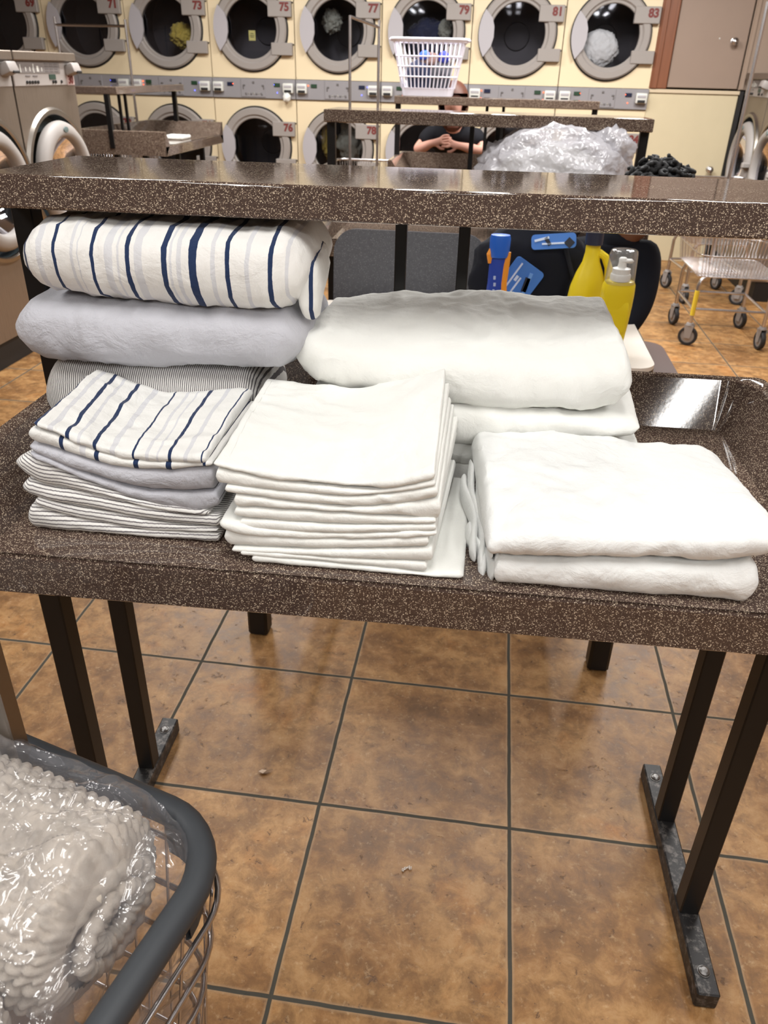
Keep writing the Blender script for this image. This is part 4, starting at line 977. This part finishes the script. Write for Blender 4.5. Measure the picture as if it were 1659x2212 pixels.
def curly_hair(h):
    mb=MB(); rnd=random.Random(4)
    for k in range(150):
        a=rnd.random()*2*PI; z=rnd.uniform(-.15,1); r=math.sqrt(max(0,1-z*z)); d=V((r*math.cos(a),r*math.sin(a),z))
        if d.y<-.55 and d.z<.45: continue
        p=h+V((d.x*.095,d.y*.10+.01,d.z*.10+.02)); pts=[]; t1=d.orthogonal().normalized(); t2=d.cross(t1); ph=rnd.random()*6; L=rnd.uniform(.035,.065)
        for q in range(11):
            u=q/10; pts.append(p+d*L*u+(t1*math.cos(ph+u*9)+t2*math.sin(ph+u*9))*.014*min(1,u*2)+V((0,0,-.012*u*u)))
        mb.tube(pts,[.0125*(1-.45*q/10) for q in range(11)],6)
    blob(mb,h+V((0,.012,.028)),(.102,.108,.105),.08,71,3,6); return mb,plain('black_curly_hair',rgb(16,15,17),.75)
BSH=plain('black_shirt',rgb(26,26,31),.85,0,.2); JEAN=plain('dark_jeans',rgb(44,52,72),.85)
build_person('person in a black t-shirt with reddish hair bending over behind the farthest folding table',V((-.36,6.86,.92)),V((-.36,6.60,1.11)),V((-.36,6.50,1.215)),V((-.366,6.455,1.345)),
 [V((-.535,6.59,1.13)),V((-.185,6.59,1.13))],[V((-.63,6.52,1.02)),V((-.135,6.53,1.03))],[V((-.50,6.43,1.09)),V((-.30,6.43,1.075))],[V((-.46,6.88,.48)),V((-.26,6.88,.48))],[V((-.46,6.93,.09)),V((-.26,6.93,.09))],[V((-.47,6.80,.036)),V((-.25,6.80,.036))],
 [V((1,-.25,.25)),V((-1,-.25,.2))],[V((0,-1,.3)),V((0,-1,.3))],.55,SKIN,BSH,JEAN,long_hair,.72)
HOOD=plain('black_hooded_top',rgb(20,22,30),.9,0,.2)
build_person('person with black curly hair and dark hooded top seated at the white table end',V((.44,3.30,.555)),V((.445,3.24,.90)),V((.50,3.17,1.04)),V((.575,3.11,1.145)),
 [V((.28,3.20,.955)),V((.60,3.20,.955))],[V((.24,3.06,.77)),V((.565,3.07,.76))],[V((.36,2.98,.66)),V((.48,2.98,.66))],[V((.40,2.90,.52)),V((.54,2.90,.52))],[V((.40,2.92,.09)),V((.56,2.94,.09))],[V((.40,2.80,.036)),V((.56,2.82,.036))],
 [V((.7,-.7,0)),V((-.5,-.8,0))],[V((0,0,1)),V((0,0,1))],.3,SKIN2,HOOD,JEAN,curly_hair,1.9,True)

# ------------------------------------------------------------------ chrome carts
RUB=plain('black_caster_rubber',rgb(36,37,40),.6); HUB=plain('grey_caster_hub',rgb(150,146,144),.45)
def caster(t,x,y,rot,r=.062):
    R=Matrix.Translation((x,y,r))@Matrix.Rotation(rot,4,'Z')@Matrix.Rotation(PI/2,4,'Y')
    w_=obj('caster',MB().lathe([(r*.72,-.014),(r*.95,-.014),(r,-.008),(r,.008),(r*.95,.014),(r*.72,.014),(r*.72,-.014)],28,R),RUB,t,50)
    obj('hub',MB().lathe([(.0001,-.012),(.012,-.016),(r*.3,-.011),(r*.72,-.009),(r*.72,.009),(r*.3,.011),(.012,.016),(.0001,.012)],24,R),HUB,w_,40)
    mb=MB(); Q=Matrix.Translation((x,y,0))@Matrix.Rotation(rot,4,'Z')
    for s in (-1,1): mb.add([(s*.021,-.018,r-.012),(s*.021,.018,r-.012),(s*.021,.03,2*r+.012),(s*.021,-.03,2*r+.012),(s*.018,-.018,r-.012),(s*.018,.018,r-.012),(s*.018,.03,2*r+.012),(s*.018,-.03,2*r+.012)],[(0,1,2,3),(7,6,5,4),(0,4,5,1),(1,5,6,2),(2,6,7,3),(3,7,4,0)],Q)
    mb.lathe([(.0001,2*r+.024),(.022,2*r+.024),(.026,2*r+.010),(.0001,2*r+.010)],16,Q); obj('fork',mb,HUB,w_)
def wire_cart(label,c,rz,w_=.46,d_=.50,pole=None,tagged=False,rots=(.3,-.5,.1,.6),zb=.46,zt=.86):
    t=thing('wire_cart',label,'laundry cart',c,rz,'chrome laundry carts')
    k=0
    for sx in (-1,1):
        for sy in (-1,1):
            x,y=sx*w_/2,sy*d_/2
            l=obj('leg',MB().tube([(x,y,.13),(x,y,zb-.07),(x-sx*.012,y-sy*.004,zb-.035),(x-sx*.04,y-sy*.01,zb-.012),(x-sx*.08,y-sy*.02,zb-.006)],.0125,10),CHROME,t)
            if tagged and sx<0 and sy<0: obj('yellow_tag',MB().tube([(x,y-.002,.20),(x,y-.002,.36)],.0150,10),plain('yellow_tape',rgb(226,200,60),.5),l)
            caster(t,x,y,rots[k]); k+=1
    for sy in (-1,1): obj('cross_rail',MB().tube([(-w_/2,sy*d_/2,.24),(w_/2,sy*d_/2,.24)],.009,8),CHROME,t)
    for sx in (-1,1): obj('side_rail',MB().tube([(sx*w_/2,-d_/2,.235),(sx*w_/2,d_/2,.235)],.009,8),CHROME,t)
    mb=MB(); f=lambda z:1+.22*(z-zb)/(zt-zb)
    for z in (zb,zb+.13,zb+.27,zt): mb.tube([(x*f(z),y*f(z),z) for x,y in rr(w_/2+.03,d_/2+.06,.08,5)],.0042 if z<zt else .010,6,True)
    L=rr(w_/2+.03,d_/2+.06,.08,5); n=26
    for i in range(n):
        for ax in (0,1):
            h=(w_/2+.02,d_/2+.05)[ax]; v=-h+2*h*(i+.5)/n
            p=[(v*f(zt),-(d_/2+.06)*f(zt),zt),(v,-(d_/2+.06),zb),(v,(d_/2+.06),zb),(v*f(zt),(d_/2+.06)*f(zt),zt)] if ax==0 else [(-(w_/2+.03)*f(zt),v*f(zt),zt),(-(w_/2+.03),v,zb),((w_/2+.03),v,zb),((w_/2+.03)*f(zt),v*f(zt),zt)]
            mb.tube(p,.0018,4)
    obj('wire_basket',mb,CHROME,t,60)
    if pole:
        ps=pole['posts']
        for (x,y,h) in ps: obj('hanger_post',MB().tube([(x,y,zb-.01),(x,y,h)],.0115,10),CHROME,t)
        if len(ps)>1: a_,b_=ps[0],ps[1]; z=min(a_[2],b_[2])-.05; obj('hanging_rod',MB().tube([(a_[0],a_[1],z+pole.get('tilt',0)),(b_[0],b_[1],z)],.0115,10),CHROME,t)
    return t
wire_cart('chrome wire laundry cart with a yellow taped leg, on the floor at the right',(1.575,5.56,0),.0,.46,.50,{'posts':[(-.10,.10,1.95)]},True,(1.15,.25,.15,.35))
wire_cart('chrome wire laundry cart behind the yellow taped cart, against the right washers',(1.72,6.72,0),.1,.42,.5,None,False,(.2,.4,1.,.3))
a,b=at((756,60),y=6.95),at((819,60),y=7.15)
wire_cart('chrome wire cart with a tall hanging rod, in front of dryers 77 and 78',((a.x+b.x)/2,7.05,0),0,.42,.46,{'posts':[(a.x-(a.x+b.x)/2,-.10,at((755,33),y=6.95).z),(b.x-(a.x+b.x)/2,.10,at((820,43),y=7.15).z)],'tilt':.06},False,(0,.2,.1,.4))
a,b=at((121,60),y=7.62),at((272,60),y=7.62)
wire_cart('chrome wire cart with a tall hanging rod, in front of dryer 71 at the left',((a.x+b.x)/2,7.62,0),0,.56,.44,{'posts':[(a.x-(a.x+b.x)/2,0,at((119,36),y=7.62).z),(b.x-(a.x+b.x)/2,0,at((271,42),y=7.62).z)]})

# ------------------------------------------------------------------ the cart in front at the lower left
RZ=.72
GREYB=plain('grey_rubber_bumper',rgb(60,63,67),.5,0,.4,.06,0,40)
P1,P2=at((70,1624),z=RZ),at((365,1750),z=RZ); Q1,Q2=at((364,2010),z=RZ),at((229,2212),z=RZ)
e1=(P1-P2).normalized(); e2=(Q2-Q1).normalized()
den=e1.x*e2.y-e1.y*e2.x; k_=((Q1.x-P2.x)*e2.y-(Q1.y-P2.y)*e2.x)/den
CC=P2+e1*k_
def cl(a,b,z): v=CC+e1*a+e2*b; return V((v.x,v.y,z))
CA,CB=.60,.62
def crect(z,ins=0,r=.085,n=9):
    pts=[]; 
    for (ca,cb,a0,b0) in ((ins+r,ins+r,(-1,0),(0,-1)),(CA-ins-r,ins+r,(0,-1),(1,0)),(CA-ins-r,CB-ins-r,(1,0),(0,1)),(ins+r,CB-ins-r,(0,1),(-1,0))):
        for k in range(n):
            an=PI/2*k/(n-1); pts.append(cl(ca+r*(a0[0]*math.cos(an)+b0[0]*math.sin(an)),cb+r*(a0[1]*math.cos(an)+b0[1]*math.sin(an)),z))
    return pts
ctr=cl(CA/2,CB/2,0)
t=thing('wire_cart','chrome wire cart with thick grey rim in the lower left corner, holding bagged knit blankets','laundry cart',ctr,0,None)
obj('bumper_rim',MB().tube(crect(RZ,0,.095),.0185,14,True),GREYB,t,180,True)
mb=MB(); L=crect(RZ-.012,.004,.09)[0:9]
for q in range(8):
    A,B=L[q],L[q+1]; d=(cl(.2,.2,0)-cl(.0,.0,0)).normalized()*.006
    mb.add([A+V((0,0,.012)),B+V((0,0,.012)),B-V((0,0,.062)),A-V((0,0,.062)),A+V((0,0,.012))+d,B+V((0,0,.012))+d,B-V((0,0,.062))+d,A-V((0,0,.062))+d],[(0,1,2,3),(7,6,5,4),(3,2,6,7),(0,4,5,1)])
obj('corner_guard',mb,GREYB,t,60,True)
for i,z in enumerate((.65,.565,.475,.38,.27)):
    obj('wire_hoop',MB().tube(crect(z,-.006+.012*i,.08),.0042,8,True),CHROME,t,180,True)
mb=MB()
def vw(a,b,na,nb):
    f=lambda v,z,h:lerp(v,h/2+(v-h/2)*.78,clamp((RZ-z)/.45))
    return [cl(f(a,z,CA)+na*(.012+.012*(RZ-z)/.06*.9),f(b,z,CB)+nb*(.012+.012*(RZ-z)/.06*.9),z) for z in (RZ,.6,.45,.27)]
for k in range(10):
    u=(k+.7)/10
    for a_,b_ in ((0,u*CB),(CA,u*CB),(u*CA,0),(u*CA,CB)):
        na=1 if a_==0 else -1 if a_==CA else 0; nb=1 if b_==0 else -1 if b_==CB else 0
        mb.tube([cl(a_+na*(-.002+.15*(RZ-z)),b_+nb*(-.002+.15*(RZ-z)),z) for z in (RZ,.6,.45,.27)],.0021,6)
obj('upright_wires',mb,CHROME,t,60,True)
mb=MB(); mb.add([cl(.1,.1,.27),cl(CA-.1,.1,.27),cl(CA-.1,CB-.1,.27),cl(.1,CB-.1,.27)],[(0,1,2,3)]); obj('basket_floor',mb,STEEL,t,0,True)
pc=at((42,1648),z=RZ); px=pc-ctr
fr=MB()
for a_,b_ in ((.12,.12),(CA-.12,.12),(.12,CB-.12),(CA-.12,CB-.12)):
    q=cl(a_,b_,0)-ctr; obj('leg',MB().tube([(q.x,q.y,.12),(q.x,q.y,.275)],.0125,10),CHROME,t); caster(t,q.x,q.y,.4+a_*3,.055)
pp=MB().box((px.x,px.y,(.60+1.78)/2),(.027,.027,1.18),.0025,Matrix.Rotation(-.12,3,'Z')); obj('hanger_post',pp,STEEL,t)
# knit blankets, rolled
def mk_knit():
    m=N('cream_knit'); o=m.obj(); m.col(m.mix(m.noise(o,60,4),rgb(196,182,166),rgb(232,222,208))); m.set(Roughness=.95); m.b.inputs['Specular IOR Level'].default_value=.1; m.b.inputs['Sheen Weight'].default_value=.2
    m.bump(m.noise(o,520,3,.7),.6,.0012); return m.m
KNIT=mk_knit()
def knit_roll(label,a0,a1,b0,zc,rb,rz,seed,ends=True):
    mb=MB(); nu,nv=int((a1-a0)/.0032),200; P=[]
    for i in range(nu):
        a=lerp(a0,a1,i/(nu-1)); s=min(1,(a-a0)/.045); s=math.sqrt(max(.0,1-(1-s)**2))*.35+.65 if s<1 else 1
        for j in range(nv):
            th=2*PI*j/nv; sup=.8
            cy=math.copysign(abs(math.cos(th))**sup,math.cos(th)); sz=math.copysign(abs(math.sin(th))**sup,math.sin(th))
            # stitches: slanted plump knots in staggered rows
            row=j/nv*42; ir=int(row); fu=row-ir; q=a/.0185+(.5 if ir%2 else 0)+(fu-.5)*(.9 if ir%2 else -.9)*.6; iq=math.floor(q); fq=q-iq
            kn=(math.sin(PI*fu)**.6)*(math.sin(PI*fq)**.6)
            h=.0105*kn-.005+.004*noise.noise(V((a*9,th*1.5,seed)))
            h*=1 if a-a0>.012 else .4
            P.append(cl(a,b0+(rb*s+h)*cy,zc+(rz*s+h)*sz))
    mb.grid(P,nu,nv,None,True)
    ob=wobj('knit_blanket',mb,KNIT,label,'blanket','rolled knit blankets',180)
    # rolled end: thick spiral edge
    pts=[];rs=[]
    for k in range(150):
        u=k/149; an=PI*.2+u*2*PI*2.2; r=lerp(.82,.22,u); pts.append(cl(a0+.004-.010*math.sin(u*PI),b0+rb*.80*r*math.cos(an),zc+rz*.80*r*math.sin(an))); rs.append((.0115+.0022*math.sin(k*1.7))*min(1,.25+k*.09))
    sp=MB().tube(pts,rs,10); obj('rolled_edge',sp,KNIT,ob,180,True)
    cap=MB(); C0=cl(a0+.012,b0,zc); n=40
    cap.add([C0]+[cl(a0+.010,b0+rb*.78*math.cos(2*PI*k/n),zc+rz*.78*math.sin(2*PI*k/n)) for k in range(n)],[(0,1+k,1+(k+1)%n) for k in range(n)]); obj('rolled_core',cap,plain('shadowed_knit_core_%d'%seed,rgb(196,184,170),.95),ob,180,True)
knit_roll('rolled cream knit blanket in the clear bag, nearer the back of the front cart',.085,.56,.135,.690,.112,.090,3)
knit_roll('second rolled cream knit blanket in the clear bag, nearer the camera in the front cart',.105,.56,.372,.668,.120,.090,7)
mb=MB(); blob(mb,cl(.30,.28,.43),(.16,.18,.13),.10,81,4,3); wobj('bundled_blanket',mb,KNIT,'pale knit blanket low in the front cart, seen through the wires','blanket','rolled knit blankets',180)
FILM=mk_film((.97,.97,.98,1),.10,'clear_plastic_film',.11,.5,.06)
t=thing('plastic_bag','clear plastic bag over the knit blankets in the lower left cart','plastic bag',V((ctr.x,ctr.y,.30)))
mb=MB(); P=[]; nu,nv=150,170
for i in range(nu):
    a=lerp(.018,.575,i/(nu-1))
    for j in range(nv):
        b=lerp(.018,.60,j/(nv-1))
        z=.640
        for (bc_,zc,rb,rz) in ((.135,.690,.112,.090),(.372,.668,.120,.090)):
            d=(b-bc_)/(rb*1.08+.012); s_=clamp((a-.075)/.06); s_=math.sqrt(max(0,1-(1-s_)**2))*.35+.65
            if abs(d)<1: z=max(z,zc+rz*s_*(1-abs(d)**2.6)**(1/2.6)+.017)
        z=max(z,.69+.02*math.exp(-((b-.24)/.05)**2))
        e=min(a-.018,b-.018); k=clamp((a-.018)/.085)
        z=lerp(.700,z,k)
        pk=math.exp(-((a-.05)**2+(b-.06)**2)/.0016); z+=.026*pk
        if a<.05 and b>.10: z-=.10*sst(.05,.018,a)
        q=V((a,b,0))
        z+=.006*noise.noise(q*14)+.010*max(0,1-abs(noise.noise(V((a*5+2,b*11,3))))*7)*sst(0,.05,a)+.006*max(0,1-abs(noise.noise(V((a*13,b*9,8))))*6)+.0025*noise.noise(q*60)
        an=math.atan2(b-.05,a-.03); rd=math.hypot(a-.03,b-.05)
        z+=.007*max(0,1-abs(math.sin(an*8+2*noise.noise(q*6)))*4)*sst(.0,.06,rd)*sst(.5,.1,rd)
        P.append(cl(a,b,z))
mb.grid(P,nu,nv); obj('film',mb,FILM,t,180,True)
mb=MB(); P=[]; nu,nv=60,110
for i in range(nu):
    z=lerp(.695,.33,i/(nu-1))
    for j in range(nv):
        b=lerp(.03,.56,j/(nv-1)); a=.03+.10*(.70-z)+.012*noise.noise(V((b*12,z*12,1)))+.012*max(0,1-abs(noise.noise(V((b*8,z*14,5))))*5)
        P.append(cl(a+.012*sst(.6,.7,z),b,z))
mb.grid(P,nu,nv); obj('side_film',mb,FILM,t,180,True)

# ------------------------------------------------------------------ bits on the floor
LINT=plain('white_lint',rgb(216,206,196),.9)
a=at((878,1877),z=.003)
wobj('lint_thread',MB().tube([a+V((.010*math.cos(k*.55)*(1+.3*math.sin(k)),.006*math.sin(k*.8)+.004*math.sin(k*2.1),0)) for k in range(13)],.0012,5),LINT,'curled white thread lying on the tile in the middle foreground','lint',None,60)
a=at((573,1668),z=.004)
mb=MB(); mb.add([a+V((-.018,0,0)),a+V((-.004,-.008,.004)),a+V((.004,.001,.007)),a+V((.020,.012,.001)),a+V((.002,.006,.001)),a+V((-.01,.006,.002))],[(0,1,2,5),(1,3,2),(2,3,4),(5,2,4)])
wobj('plastic_scrap',mb,plain('pale_scrap',rgb(196,172,150),.4),'small pale plastic scrap on the floor under the front table','scrap',None,60)
